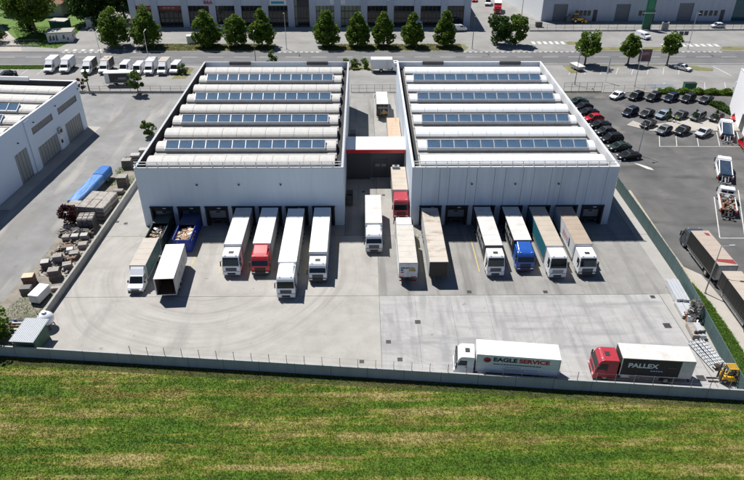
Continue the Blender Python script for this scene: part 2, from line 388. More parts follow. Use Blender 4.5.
sheet('back_yard', [(33.2,204.9),(160,204.9),(160,300),(20,300)], .008, PARKA)
# kerbs
def kerb(pts, wid=.25, h=.13, name='kerb'):
    mb = MB()
    for a, b in zip(pts, pts[1:]): mb.bar((a[0],a[1],h/2), (b[0],b[1],h/2), wid, h)
    return tag(mb.build(name, CONCL), kind='structure')
kerb([(-160,179.4),(-84,179.4)]); kerb([(-62.6,179.5),(-25,179.5)]); kerb([(-11.5,179.5),(28,179.5)])
kerb([(61,179.5),(86,179.5)]); kerb([(100,179.7),(160,180)])
kerb([(-60,186.9),(-27,186.9)]); kerb([(-62,200.6),(31,200.6)], .35, .16); kerb([(-62,203.2),(31,203.2)], .3, .2)
# verges along the far side of the road
def verge(poly, mat, z=.02): return sheet('verge', poly, z, mat)
verge([(-62.3,179.7),(-25,179.7),(-25,186.7),(-27,187),(-60,187)], DRYGROUND)
verge([(-11.5,179.7),(28,179.7),(30,183),(29,186.8),(-12,186.6)], DRYGROUND)
verge([(61,179.7),(86,179.7),(86,183.6),(62,183.6)], DRYGROUND); verge([(100,180),(160,180.2),(160,184),(103,184)], DRYGROUND)
verge([(59,186),(64,186),(63,189.5),(59,189)], DRYGROUND)
verge([(-160,164.3),(-79.8,164.3),(-79.8,167),(-160,167)], GREENGROUND)
verge([(53,160.5),(55.3,161),(56,165.5),(54,166.9),(52.4,166.9)], DRYGROUND)
verge([(57,166),(81,166.2),(81,167.1),(57,167.1)], DRYGROUND); verge([(86,162.5),(90,162),(91,164),(86.5,166.8),(83.5,166.9)], DRYGROUND)
verge([(-47.5,156.5),(-44,156.8),(-43.5,165),(-45.5,166),(-47,161)], DRYGROUND)
verge([(-5.5,163.2),(3,163.2),(3,166.6),(-5.5,166.6)], DRYGROUND)
sheet('park_lawn', [(-160,185.2),(-98,185.2),(-86,182.5),(-84.5,188),(-87,206),(-95,262),(-190,262)], .01, GREENGROUND)
sheet('park_path', [(-100.5,180),(-94.5,180),(-98,187),(-112,206),(-125,211),(-127,207),(-115,202)], .018, PAVE)
# road markings
def marks(name, mats, fn):
    mb = MB(); fn(mb); return tag(mb.build(name, mats), kind='structure')
ROADW = M('worn road paint', (.55,.55,.53), .8, var=.15, sc=1.2, dirt=.6, dirtc=(.25,.25,.25))
def q4(mb, x0, x1, y0, y1, z): mb.add([(x0,y0,z),(x1,y0,z),(x1,y1,z),(x0,y1,z)], [(0,1,2,3)])
def fn(mb):
    for i in range(-40, 40): q4(mb, i*7., i*7.+4.2, 174.25, 174.45, .012)
    q4(mb, -300, 300, 168.2, 168.34, .012)
    for a, b in ((-83,-63),(-25,-11.5),(28,61),(86,101)):
        x = a
        while x < b: q4(mb, x, x+.8, 178.6, 179.15, .012); x += 1.5
    for k in range(9): q4(mb, 86+k*1.9, 87.1+k*1.9, 184, 186.6, .016)
    for k in range(7): q4(mb, 49+k*1.7, 50+k*1.7, 186.5, 189.3, .016)
    for k in range(8): q4(mb, -83+k*2.3, -82+k*2.3, 180.2, 181.6, .016)
marks('road_markings', ROADW, fn)
def fn(mb):
    for x in range(-94, -48, 4): q4(mb, x, x+.13, 160, 164, .012)
    for x in range(52, 82, 4):
        mb.add([(x,159.5,.012),(x+.14,159.5,.012),(x+2.6,165,.012),(x+2.46,165,.012)], [(0,1,2,3)])
    for x in range(72, 96, 5): mb.add([(x,149,.012),(x+.14,149,.012),(x+2.1,153.5,.012),(x+1.96,153.5,.012)], [(0,1,2,3)])
    mb.add([(93,158.5,.012),(93.25,158.5,.012),(92,166,.012),(91.75,166,.012)], [(0,1,2,3)])
marks('parking_markings', ROADW, fn)
def line(mb, a, b, wd, z):
    a = Vector((*a, z)); b = Vector((*b, z)); n = (b-a).cross(Vector((0,0,1))).normalized()*wd/2
    mb.add([a-n, b-n, b+n, a+n], [(0,1,2,3)])
def fn(mb):
    line(mb, (58.2,116), (95,115.6), .14, .016)
    for a, b in (((58.3,116),(59.3,123.5)),((63.3,116.05),(63.9,121.9)),((68.3,116.05),(68.6,122)),((73.3,116),(73.8,122))): pass
    for x in (58.3,61.7,66.0,70.2,74.4): line(mb, (x,116.05), (x+2.6,123), .14, .016+.0001*x)
    line(mb, (59.6,95.5), (54.5,82.6), .15, .016); line(mb, (64.9,97.9), (58.4,82.6), .15, .016); line(mb, (54.5,82.5), (66,82.4), .15, .0171)
    mb.add([(50.5,108.6,.012),(52.2,106.1,.012),(53.2,105.6,.012),(53,106.7,.012),(51.5,108.2,.012)], [(0,1,2,3,4)])
marks('stall_markings', ROADW, fn)
sheet('raised_paved_island', [(55.4,126.6),(57.6,129),(59.5,126.2),(66,128.5),(67,130.4),(76,130.6),(79,128),(80,123.5),(59.4,123.5)], .1, PAVE, None, .1)
# yard yellow bay lines and drain grates
YEL = M('worn yellow paint', (.5,.4,.12), .8, var=.2, dirt=.7, dirtc=(.36,.33,.28))
def fn(mb):
    for x in (-24.6,-20.4,-16.4,-12.3,-8.2,-4.1,8.2,12.3,16.3,20.7,24.8,29.1,33.3): line(mb, (x,74), (x,84), .13, .04)
marks('bay_lines', YEL, fn)
grate0 = None
for x, y, s in ((6.8,63.1,.7),(2.95,59.4,.6),(4.2,56.3,.6),(-.3,56,.55),(38.2,62.1,.9),(38.4,52.9,.9),(38.6,68,.6),(14.2,69.3,.6),(24.5,69.2,.6),(-39,88,.55),(-37.5,87.5,.55),(-36.6,95,.5),(0,97.7,.5),(3.4,96.5,.5)):
    if grate0 is None:
        mb = MB(); mb.box(-.5,.5,-.5,-.44,0,.02); mb.box(-.5,.5,.44,.5,0,.02)
        for k in range(9): mb.box(-.5+k*.12,-.46+k*.12,-.44,.44,0,.018)
        mb.box(-.46,.46,-.44,.44,0,.004)
        grate0 = mb.build('drain_grate', CHASSIS); g = grate0
    else: g = grate0.copy(); COL.objects.link(g)
    g.location = (x,y,.036); g.scale = (s,s,1); tag(g, kind='structure')
# ================================================================= warehouses
BITU_SHADE = M('black bitumen and parapet shade', (.025,.025,.027), .8, var=.3)  # bitumen on the decks; also paints shade onto inner parapet faces
YF, YB, HT = 86.7, 137.8, 10.05
def warehouse(name, label, x0, x1, docks, dw, joints, wm, vm, sky, vx, lamps, jg=.02, dark=True):
    t = thing(name, label, 'warehouse', (0,0,0))
    js = sorted(joints)
    for a, b in zip(js, js[1:]):
        MB().box(a+jg, b-jg, YF, YF+.22, 3.56, HT).build('wall_panel', wm, t)
    edges = [x0]
    for c in docks: edges += [c-dw/2, c+dw/2]
    edges.append(x1)
    for a, b in zip(edges[::2], edges[1::2]):
        MB().box(a+.003, b-.003, YF, YF+.3, 0, 3.55).build('wall_pier', wm, t)
    mb = MB(); mb.box(x0+.1, x1-.1, YF+.9, YF+1.0, 0, 8.9); mb.box(x0+.05, x1-.05, YF+.225, YF+.3, 3.57, HT-.1)
    mb.build('inner_wall', BLACKR, t)
    n = 16; w0 = None
    for k in range(n):
        a = YF+.3+(YB-YF-.3)*k/n; b = YF+.3+(YB-YF-.3)*(k+1)/n
        for xx in (x0, x1-.25): MB().box(xx, xx+.25, a+.012, b-.012, 0, HT).build('side_wall_panel', wm, t)
    MB().box(x0+.252, x0+.3, YF+.35, YB-.3, 8.6, HT-.02).build('parapet_tone_plate', BITU_SHADE, t)  # near-black plate puts the shade of the inner parapet face into colour
    MB().box(x1-.3, x1-.252, YF+.35, YB-.3, 8.6, HT-.02).build('parapet_tone_plate', BITU_SHADE if dark else PARA, t)
    if dark: MB().box(vx[1]+.02, x1-.31, YF+1, YB-.3, 8.605, 8.63).build('gap_shade_strip', BITU_SHADE, t)  # black strip painting in the shade of the deep roof-edge gap
    MB().box(x0+.25, x1-.25, YB-.25, YB, 0, HT-.003).build('back_wall', wm, t)
    mb = MB(); mb.box(x0-.04, x0+.3, YF+.2, YB+.04, HT, HT+.09); mb.box(x1-.3, x1+.04, YF+.2, YB+.04, HT, HT+.09)
    mb.box(x0+.3, x1-.3, YB-.3, YB+.04, HT, HT+.088); mb.box(x0-.04, x1+.04, YF-.05, YF+.2, HT+.002, HT+.1)
    mb.build('parapet_cap', M('grey parapet capping', (.46,.47,.48), .5) if dark else PARA, t)
    MB().box(x0+.25, x1-.25, YF+1, YB-.25, 8.4, 8.6).build('roof_deck', BITU_SHADE, t)
    # roof shells in nine rows
    rows = [90.75+5.43*i for i in range(9)]
    nsh = 12; L = (vx[1]-vx[0])/nsh; hw = 1.65; nseg = 8
    prof = [(hw*math.sin(a), 9.3+.66*(math.cos(a)-math.cos(1.25))/(1-math.cos(1.25))) for a in [-1.25+2.5*i/nseg for i in range(nseg+1)]]
    prof = [(p[0]*hw/prof[-1][0], p[1]) for p in prof]
    mb = MB(); mb.prism([(p[0], p[1]) for p in prof]+[(p[0]*.96, p[1]-.1) for p in prof[::-1]], .02, L-.02, 'x')
    shell0 = mb.build('roof_shell', vm, t); first = True
    mb = MB(); mb.box(vx[0]+.03, vx[1]-.03, -hw+.04, hw-.04, 8.6, 9.3); mb.box(vx[0]-.1, vx[1]+.1, -2.6, 2.6, 8.61, 8.92)
    beam0 = mb.build('gutter_beam', GUTTER, t)
    for i, y in enumerate(rows):
        b = beam0 if i == 0 else inst(beam0, t); b.location = (0, y, 0)
        for k in range(nsh):
            s = shell0 if first else inst(shell0, t); first = False
            s.location = (vx[0]+k*L, y, rng.uniform(-.012, .012))
    # skylights on every second row
    n = 12; PW = (sky[1]-sky[0])/n
    za, zb = 9.6, 10.45; ya, yb = -1.68, -.15
    mb = MB(); mb.hexa([(sky[0]-.08,ya,9.3),(sky[1]+.08,ya,9.3),(sky[1]+.08,yb+.35,9.3),(sky[0]-.08,yb+.35,9.3),
        (sky[0]-.08,ya,za-.06),(sky[1]+.08,ya,za-.06),(sky[1]+.08,yb,zb-.06),(sky[0]-.08,yb,zb-.06)])
    for k in range(n+1):
        x = sky[0]+k*PW; mb.bar((x,ya,za), (x,yb,zb), .13, .1)
    for yy, zz in ((ya+.04,za+.02),(yb-.04,zb-.025)): mb.bar((sky[0],yy,zz), (sky[1],yy,zz), .12, .12)
    fr0 = mb.build('skylight', M('skylight frame', (.45,.47,.5), .45, .2), t)
    sl_ = (zb-za)/(yb-ya); yq, yr = ya+.1, yb-.1
    mb = MB(); mb.hexa([(.08,yq,za-.05+.1*sl_),(PW-.08,yq,za-.05+.1*sl_),(PW-.08,yr,zb-.05-.1*sl_),(.08,yr,zb-.05-.1*sl_),
        (.08,yq,za+.0+.1*sl_),(PW-.08,yq,za+.0+.1*sl_),(PW-.08,yr,zb+.0-.1*sl_),(.08,yr,zb+.0-.1*sl_)])
    p0 = mb.build('pane', GLASSBLUE, fr0)
    frs = []
    for i in range(4):
        f = fr0 if i == 0 else inst(fr0, t); f.location = (0, rows[2*i+1], 0); frs.append(f)
        for k in range(n):
            p = p0 if (i == 0 and k == 0) else inst(p0, f)
            p.location = (sky[0]+k*PW, rng.uniform(-.01,.01), rng.uniform(-.008,.008)); p.rotation_euler = (rng.uniform(-.0015,.0015), rng.uniform(-.006,.006), 0)
    # railing over the front parapet
    mb = MB(); x = x0+.3
    while x < x1: mb.box(x-.045, x+.045, YF+.08, YF+.17, HT+.1, HT+.95); x += 1.62
    for z in (.5, .92): mb.box(x0+.1, x1-.1, YF+.09, YF+.16, HT+z, HT+z+.09)
    mb.build('railing', PARA, t)
    # loading docks
    mb = MB(); h = dw/2
    mb.box(-h+.01,-1.32,YF+.05,YF+.6,0,3.5); mb.box(1.32,h-.01,YF+.05,YF+.6,0,3.5); mb.box(-1.32,1.32,YF+.05,YF+.6,2.75,3.5)
    mb.box(-h-.06,h+.06,YF-.32,YF+.05,3.46,3.555); mb.box(-h+.02,-h+.3,YF-.3,YF+.05,.3,3.45); mb.box(h-.3,h-.02,YF-.3,YF+.05,.3,3.45)
    dk0 = mb.build('loading_dock', BLACKR, t)
    mb = MB()
    for k in range(4): mb.box(-1.3,1.3,YF+.66,YF+.72,1.12+k*.42,1.52+k*.42)
    ds = mb.build('door', DOORGR, dk0)
    wn = MB().box(-.3,.3,YF+.63,YF+.665,2.1,2.28).build('window', GLASSDK, dk0)
    mb = MB(); mb.box(-1.28,1.28,YF+.1,YF+.9,.98,1.1); mb.box(-.95,-.65,YF-.16,YF+.1,.75,1.1); mb.box(.65,.95,YF-.16,YF+.1,.75,1.1)
    lv = mb.build('leveller', CHASSIS, dk0)
    nm = MB().box(.1,.6,YF+.02,YF+.045,3.1,3.24).build('number_plate', WHITET, dk0)
    for i, c in enumerate(docks):
        d = dk0 if i == 0 else copy_tree(dk0, t); d.location = (c, 0, 0)
    lp = MB(); lp.box(-.1,.1,YF-.22,YF,7.2,7.34); lp.box(-.14,.14,YF-.3,YF-.1,7.34,7.4); l0 = lp.build('wall_lamp', DARK, t)
    for i, x in enumerate(lamps):
        l = l0 if i == 0 else inst(l0, t); l.location = (x, 0, 0)
    mb = MB(); mb.box(x0+5.5,x0+10,YB-.85,YB-.3,HT-.4,HT+.25); mb.box(x1-9,x1-4.5,YB-.85,YB-.3,HT-.4,HT+.25)
    mb.build('roof_vent', CHASSIS, t)
    return t
Lx0, Lx1, Rx0, Rx1 = -34.08, -3.03, 7.32, 38.45
LD = [-31.1,-26.9,-22.7,-18.55,-14.4,-10.3,-6.2]; RD = [10.35,14.45,18.6,22.9,27.2,31.5,35.6]
lj = [Lx0+i*(Lx1-Lx0)/13 for i in range(14)]
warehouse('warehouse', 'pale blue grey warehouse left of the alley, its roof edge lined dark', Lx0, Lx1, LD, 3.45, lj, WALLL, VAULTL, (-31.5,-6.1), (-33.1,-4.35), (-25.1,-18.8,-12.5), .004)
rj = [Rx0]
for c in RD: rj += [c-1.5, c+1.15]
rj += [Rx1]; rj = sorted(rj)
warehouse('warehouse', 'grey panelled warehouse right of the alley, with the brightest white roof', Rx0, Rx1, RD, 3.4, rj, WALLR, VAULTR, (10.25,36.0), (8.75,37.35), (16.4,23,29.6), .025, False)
# link between the two
t = thing('alley_canopy', 'white flat canopy with red edge bridging the alley between the two warehouses', 'canopy', (0,0,0))
MB().box(-2.98,7.27,101.8,107.4,5.6,6.0).build('roof', CLEANROOF, t)
mb = MB(); mb.box(-2.99,7.28,101.6,101.79,5.45,6.06); mb.build('fascia', REDP, t)
mb = MB(); mb.box(-2.95,1.2,102.4,102.6,0,5.59); mb.build('dark_wall', M('dark cladding', (.045,.047,.05), .6), t)
mb = MB(); mb.box(1.2,7.2,103.2,103.4,0,5.59); mb.build('dark_wall', M('dark grey cladding', (.1,.1,.105), .6), t)
mb = MB(); mb.box(1.8,4.3,103.12,103.19,0,3.6); g = mb.build('shutter', M('charcoal shutter', (.07,.07,.075), .5), t)
mb = MB(); mb.box(2.1,2.9,103.06,103.11,2.2,2.7); mb.build('window', M('dim shutter window', (.2,.2,.2), .3), g); mb = MB(); mb.box(3.2,4.0,103.06,103.11,2.2,2.7); mb.build('window', MATS['dim shutter window'], g)
mb = MB()
for x in (1.6,5): mb.box(x,x+.3,103.0,103.19,5.0,5.15)
mb.box(2.9,3.6,103.0,103.19,5.1,5.3); mb.build('wall_lamp', WHITET, t)
# ================================================================= west building
th = -math.asin(.085)
t = thing('factory_building', 'white factory building at the left edge with grey folding doors and long windows', 'building', (-57.2,126.4,0), th)
WH = M('white plaster wall', (.64,.7,.76), .7, var=.03, sc=.8, stretch=(1,1,.2), dirt=.15, dirtc=(.5,.5,.5))
HH = 9.8; LEN = 44; DEP = 34
sw = [(0,1.83,0,0),(1.83,8.2,0,3.9),(8.2,11.5,0,0),(11.5,18.6,0,3.7),(18.6,21.75,0,0),(21.75,25.7,0,5.4),(25.7,LEN,0,0)]
mb = MB()
for a, b, z0, z1 in sw: mb.box(-.3, 0, -b+.002, -a-.002, z1, 6.35)
mb.box(-.3,0,-LEN,0,7.6,HH); 
for a, b in ((0,1.7),(9.4,11.5),(18.85,LEN)): mb.box(-.3,0,-b+.002,-a-.002,6.352,7.598)
mb.build('facade_wall', WH, t)
mb = MB(); mb.box(-DEP,-.3,-.3,-.002,0,HH-.003); mb.box(-DEP,-.3,-LEN+.002,-LEN+.3,0,HH-.003); mb.box(-DEP,-DEP+.3,-LEN,0,0,HH-.004); mb.build('outer_wall', WH, t)
mb = MB(); mb.box(.003,.22,-20.8,-19.2,0,HH-.2); mb.build('pilaster', WH, t)
mb = MB(); mb.box(-.34,.04,-LEN-.04,.04,HH,HH+.1); mb.box(-DEP,-.34,-.34,.04,HH,HH+.098); mb.box(-DEP-.04,-9.5,-.7,-.35,HH,HH+.75); mb.build('parapet_cap', PARA, t)
MB().box(-DEP+.3,-.3,-LEN+.3,-.3,8.3,8.495).build('roof_deck', GUTTER, t); MB().box(-DEP+.4,-.6,-.36,-.31,8.5,HH-.03).build('parapet_tone_plate', BITU_SHADE, t); MB().box(-.36,-.305,-LEN+.4,-.6,8.5,HH-.03).build('parapet_tone_plate', BITU_SHADE, t)  # dark plates carry the shade of the inner parapet faces in their colour
WGL = M('smoky window glass', (.12,.125,.12), .2, var=.2)
WFR = M('grey window frame', (.3,.3,.29), .5)
for a, b in ((1.7,9.4),(11.5,18.85)):
    mb = MB(); n = 8; wd = (b-a)/n
    mb.box(-.22,-.12,-b,-a,6.36,6.43); mb.box(-.22,-.12,-b,-a,7.52,7.59)
    for k in range(n+1): mb.box(-.22,-.12,-a-k*wd-.03,-a-k*wd+.03,6.43,7.52)
    f = mb.build('window', WFR, t)
    for k in range(n): MB().box(-.18,-.15,-a-k*wd-wd+.03,-a-k*wd-.03,6.43,7.52).build('pane', WGL, f)
FD = M('beige grey folding door', (.28,.28,.26), .55, var=.06)
for a, b, h in ((1.83,8.2,3.9),(11.5,18.6,3.7),(21.75,25.7,5.4)):
    f = MB().box(-.28,-.24,-b+.01,-a-.01,.02,h-.02).build('folding_door', CHASSIS, t); n = 7 if b-a > 5 else 4; wd = (b-a)/n
    for k in range(n): MB().box(-.24,-.17,-a-k*wd-wd+.06,-a-k*wd-.06,.05,h-.06).build('door_leaf', FD, f)
mb = MB(); mb.box(.004,.06,-11.2,-9.9,0,2.6); f = mb.build('door', WHITE, t); MB().box(.06,.09,-10.9,-10.3,1.2,1.9).build('window', GLASSDK, f)
mb = MB(); mb.box(.003,.5,-11.3,-10.2,3.3,4.3); f = mb.build('air_conditioner', GALV, t); MB().cyl((.5,-10.75,3.8),(.53,-10.75,3.8),.4,n=14).build('fan', DARK, f)
for s in (.6, 9.9, 17.9, 23.8): MB().box(.003,.25,-s-.12,-s+.12,8.3 if s < 22 else 6.9,8.45 if s < 22 else 7.05).build('wall_lamp', DARK, t)
prof = [(1.65*math.sin(a)/math.sin(1.25), 8.9+.66*(math.cos(a)-math.cos(1.25))/(1-math.cos(1.25))) for a in [-1.25+2.5*i/8 for i in range(9)]]
mb = MB(); mb.prism(prof+[(p[0]*.96, p[1]-.1) for p in prof[::-1]], -2.43, -.02, 'x'); sh0 = mb.build('roof_shell', VAULTL, t)
mb = MB(); mb.box(-DEP+1,-1.35,-1.6,1.6,8.5,8.89); mb.box(-DEP+1,-1.2,-2.4,2.4,8.5,8.6); gb0 = mb.build('gutter_beam', GUTTER, t)
mb = MB(); mb.hexa([(-20.2,-1.68,8.9),(-4.4,-1.68,8.9),(-4.4,.2,8.9),(-20.2,.2,8.9),(-20.2,-1.68,9.14),(-4.4,-1.68,9.14),(-4.4,-.15,9.99),(-20.2,-.15,9.99)])
for k in range(9): mb.bar((-4.4-k*1.97,-1.68,9.2),(-4.4-k*1.97,-.15,10.05),.12,.1)
fk0 = mb.build('skylight', MATS['skylight frame'], t)
mb = MB(); mb.hexa([(-1.9,-1.58,9.2),(-.07,-1.58,9.2),(-.07,-.25,9.94),(-1.9,-.25,9.94),(-1.9,-1.58,9.25),(-.07,-1.58,9.25),(-.07,-.25,9.99),(-1.9,-.25,9.99)]); pp0 = mb.build('pane', GLASSBLUE, fk0)
fi = True
for i, (y, sk) in enumerate(((-3.2,0),(-8.2,0),(-13.2,1),(-18.5,1),(-23.9,1),(-29.2,1),(-34.5,1))):
    g = gb0 if i == 0 else inst(gb0, t); g.location = (0,y,0)
    for k in range(11):
        s = sh0 if (i == 0 and k == 0) else inst(sh0, t); s.location = (-1.2-k*2.45, y, 0)
    if sk:
        f = fk0 if fi else inst(fk0, t); f.location = (0,y,0)
        for k in range(8):
            p = pp0 if (fi and k == 0) else inst(pp0, f); p.location = (-4.4-k*1.97, 0, 0); p.rotation_euler = (rng.uniform(-.012,.012),0,0)
        fi = False
sheet('loading_apron', [(-57.3,126.6),(-54.6,126.4),(-57.5,92),(-60.2,92)], .02, PAVE)
# ================================================================= retail block beyond the road
t = thing('retail_building', 'long blue grey retail block with dark shop windows and a red sign beyond the road', 'building', (0,205,0))
BG = M('blue grey cladding', (.43,.48,.56), .5, var=.05, sc=.5, stretch=(1,1,.2)); BGL = M('light blue grey cladding', (.5,.55,.62), .5, var=.05)
BGS = M('pale end cladding', (.5,.54,.58), .5, var=.03)
SHOP = M('shop window glass', (.02,.026,.03), .08, var=.3, sc=.3); SHOPF = M('dark shop window frame', (.05,.055,.06), .5)
pil = [-70.3,-63.6,-54.4,-46,-38.2,-29.95,-22,-15.4,-7.75,.4,8.55,16.8,25,32.2]
for x in pil: MB().box(x-1,x+1,-.35,.4,0,10.8).build('pillar', BG, t)
MB().box(-71.3,33.2,.95,36,0,10.6).build('body', BGS, t)
mb = MB()
for a, b in zip(pil, pil[1:]):
    if a == -22: mb.box(a+1.002,b-1.002,.1,.94,9.6,10.7)
    else: mb.box(a+1.002,b-1.002,-.12,.94,6.5,10.7)
mb.build('fascia', BGL, t)
CURT = M('pale blinds behind glass', (.24,.26,.2), .3, var=.2, sc=.6, stretch=(1,1,.2))
for i, (a, b) in enumerate(zip(pil, pil[1:])):
    top = 9.6 if a == -22 else 6.5
    n = 5; wd = (b-a-2)/n; mb = MB()
    for k in range(n+1): mb.box(a+1+k*wd-.07,a+1+k*wd+.07,.3,.5,.3,top)
    for z in (.3,2.5,4.7 if top < 7 else 6.): mb.box(a+1,b-1,.302,.498,z,z+.16)
    f = mb.build('shop_window', SHOPF, t)
    for k in range(n): MB().box(a+1+k*wd+.07,a+1+(k+1)*wd-.07,.52,.6,.3,top).build('pane', CURT if a in (-15.4,-7.75) or (i == 6 and k < 1) else SHOP, f)
DKRED = M('dark red sign board', (.2,.035,.03), .5)
for a, b in ((-69,-64.8),(-62.2,-55.6)):
    g = MB().box(a,b,-.1,.28,5.1,6.45).build('red_sign_board', DKRED, t)
    for k in range(3): MB().box(a+1.2+k*1.3,a+2.1+k*1.3,-.14,-.1,5.7,6.05).build('sign_strip', GREYT, g)
text('RAA', t, REDT, 1.35, frame((-48.4,-.42,6.75),(1,0,0),(0,0,1)), 'red_lettering', .05, 1.05, .04)
g = MB().box(-28.3,-23.2,-.2,-.13,6.8,8.4).build('sign_board', WHITE, t); MB().box(-27.9,-24,-.24,-.2,7.1,7.8).build('sign_strip', M('teal print', (.02,.3,.4), .5), g)
MB().box(-10,-5.4,-.2,-.13,6.9,8.3).build('sign_board', WHITE, t)
MB().box(-71.3,33.2,-3.2,-.4,.004,.16).build('walkway', CONCL, t)
# ================================================================= grey industrial hall on the right beyond the road
t = thing('industrial_hall', 'long grey industrial hall with dark gates behind a fence at upper right', 'building', (0,0,0))
HB = M('pale blue grey sheet cladding', (.4,.44,.5), .5, var=.04, sc=.6, stretch=(1,1,.12), dirt=.2, dirtc=(.3,.33,.37))
mb = MB(); Yb = 212.6
op = [(61,65.5,5.3),(67.9,73.6,0),(81,85.6,5.3),(101.2,105.9,5.6),(119,124,8)]
mb.prism([(57.4,Yb+.5),(140,Yb+.5),(140,252),(48.2,252)], 0, 9.3, 'z'); mb.build('body', M('white side cladding', (.72,.74,.75), .55, var=.03), t)
x = 57.4; mb = MB()
for a, b, h in ((61,65.5,5.3),(81,85.6,5.3),(101.2,105.9,5.6),(119,124,8.)):
    mb.box(x, a, Yb, Yb+.48, 0, 9.3); mb.box(a+.002, b-.002, Yb, Yb+.48, h, 9.3); x = b
mb.box(x,140,Yb,Yb+.48,0,9.3); mb.build('front_wall', HB, t)
mb = MB()
for k in range(40):
    xx = 58.5+k*2.05
    if not any(a-.2 < xx < b+.2 for a, b, h in op if h): mb.box(xx-.04,xx+.04,Yb-.04,Yb-.002,0,9.2)
mb.build('cladding_rib', HB, t)
for a, b, h in ((61,65.5,5.3),(81,85.6,5.3),(101.2,105.9,5.6)):
    mb = MB(); n = 9
    for k in range(n): mb.box(a+.05,b-.05,Yb+.3,Yb+.4,.02+k*h/n,.02+(k+1)*h/n-.05)
    mb.build('gate', M('dark grey gate', (.16,.17,.19), .5), t)
for x0 in (68.2,69.5,70.8,72.1,88.6,90,108.2,109.8,111.4,113):
    f = MB().box(x0,x0+1,Yb-.07,Yb-.005,1.7,3.3).build('window', SHOPF, t); MB().box(x0+.1,x0+.9,Yb-.1,Yb-.07,1.8,3.2).build('pane', SHOP, f)
for x0 in (73.9,92.5,115): MB().box(x0,x0+1.3,Yb-.09,Yb-.005,0,3.5).build('door', SHOPF, t)
MB().box(119.1,123.9,Yb+.35,Yb+.42,.02,7.9).build('glazed_entrance', M('teal glass', (.015,.09,.11), .12), t)
mb = MB()
for k, x in enumerate((103.2,105,106.6,108.4,110)): mb.box(x,x+1.1,Yb-.1,Yb-.01,6.6,7.3)
mb.build('pale_sign', M('pale mint sign', (.55,.75,.72), .5), t)
# white building at the right edge
t = thing('white_building', 'tall bright white building at the right edge beside a red car', 'building', (0,0,0))
a = Vector((80.6,134.4)); b = Vector((75.6,113.5)); n = Vector((b.y-a.y, a.x-b.x)).normalized()
if n.x < 0: n = -n
mb = MB(); P = [a, b, b+n*30, a+n*30]; mb.prism([tuple(p) for p in P], 0, 9.6, 'z'); mb.build('wall', M('bright white plaster', (.8,.8,.81), .6, var=.02), t)
dr = (b-a).normalized(); mb = MB()
def wbox(s0, s1, z0, z1, out, mat, nm):
    p = a+dr*s0; q = a+dr*s1; o = -n*out; i_ = n*.05
    MB().hexa([(*(p+i_),z0),(*(q+i_),z0),(*(q+o),z0),(*(p+o),z0),(*(p+i_),z1),(*(q+i_),z1),(*(q+o),z1),(*(p+o),z1)]).build(nm, mat, t)
wbox(9.6,12.2,.05,3.2,.06,SHOPF,'door'); wbox(15,18,.9,3.2,.06,SHOP,'window'); wbox(0,20.9,9.6,9.72,.06,PARA,'parapet_cap')
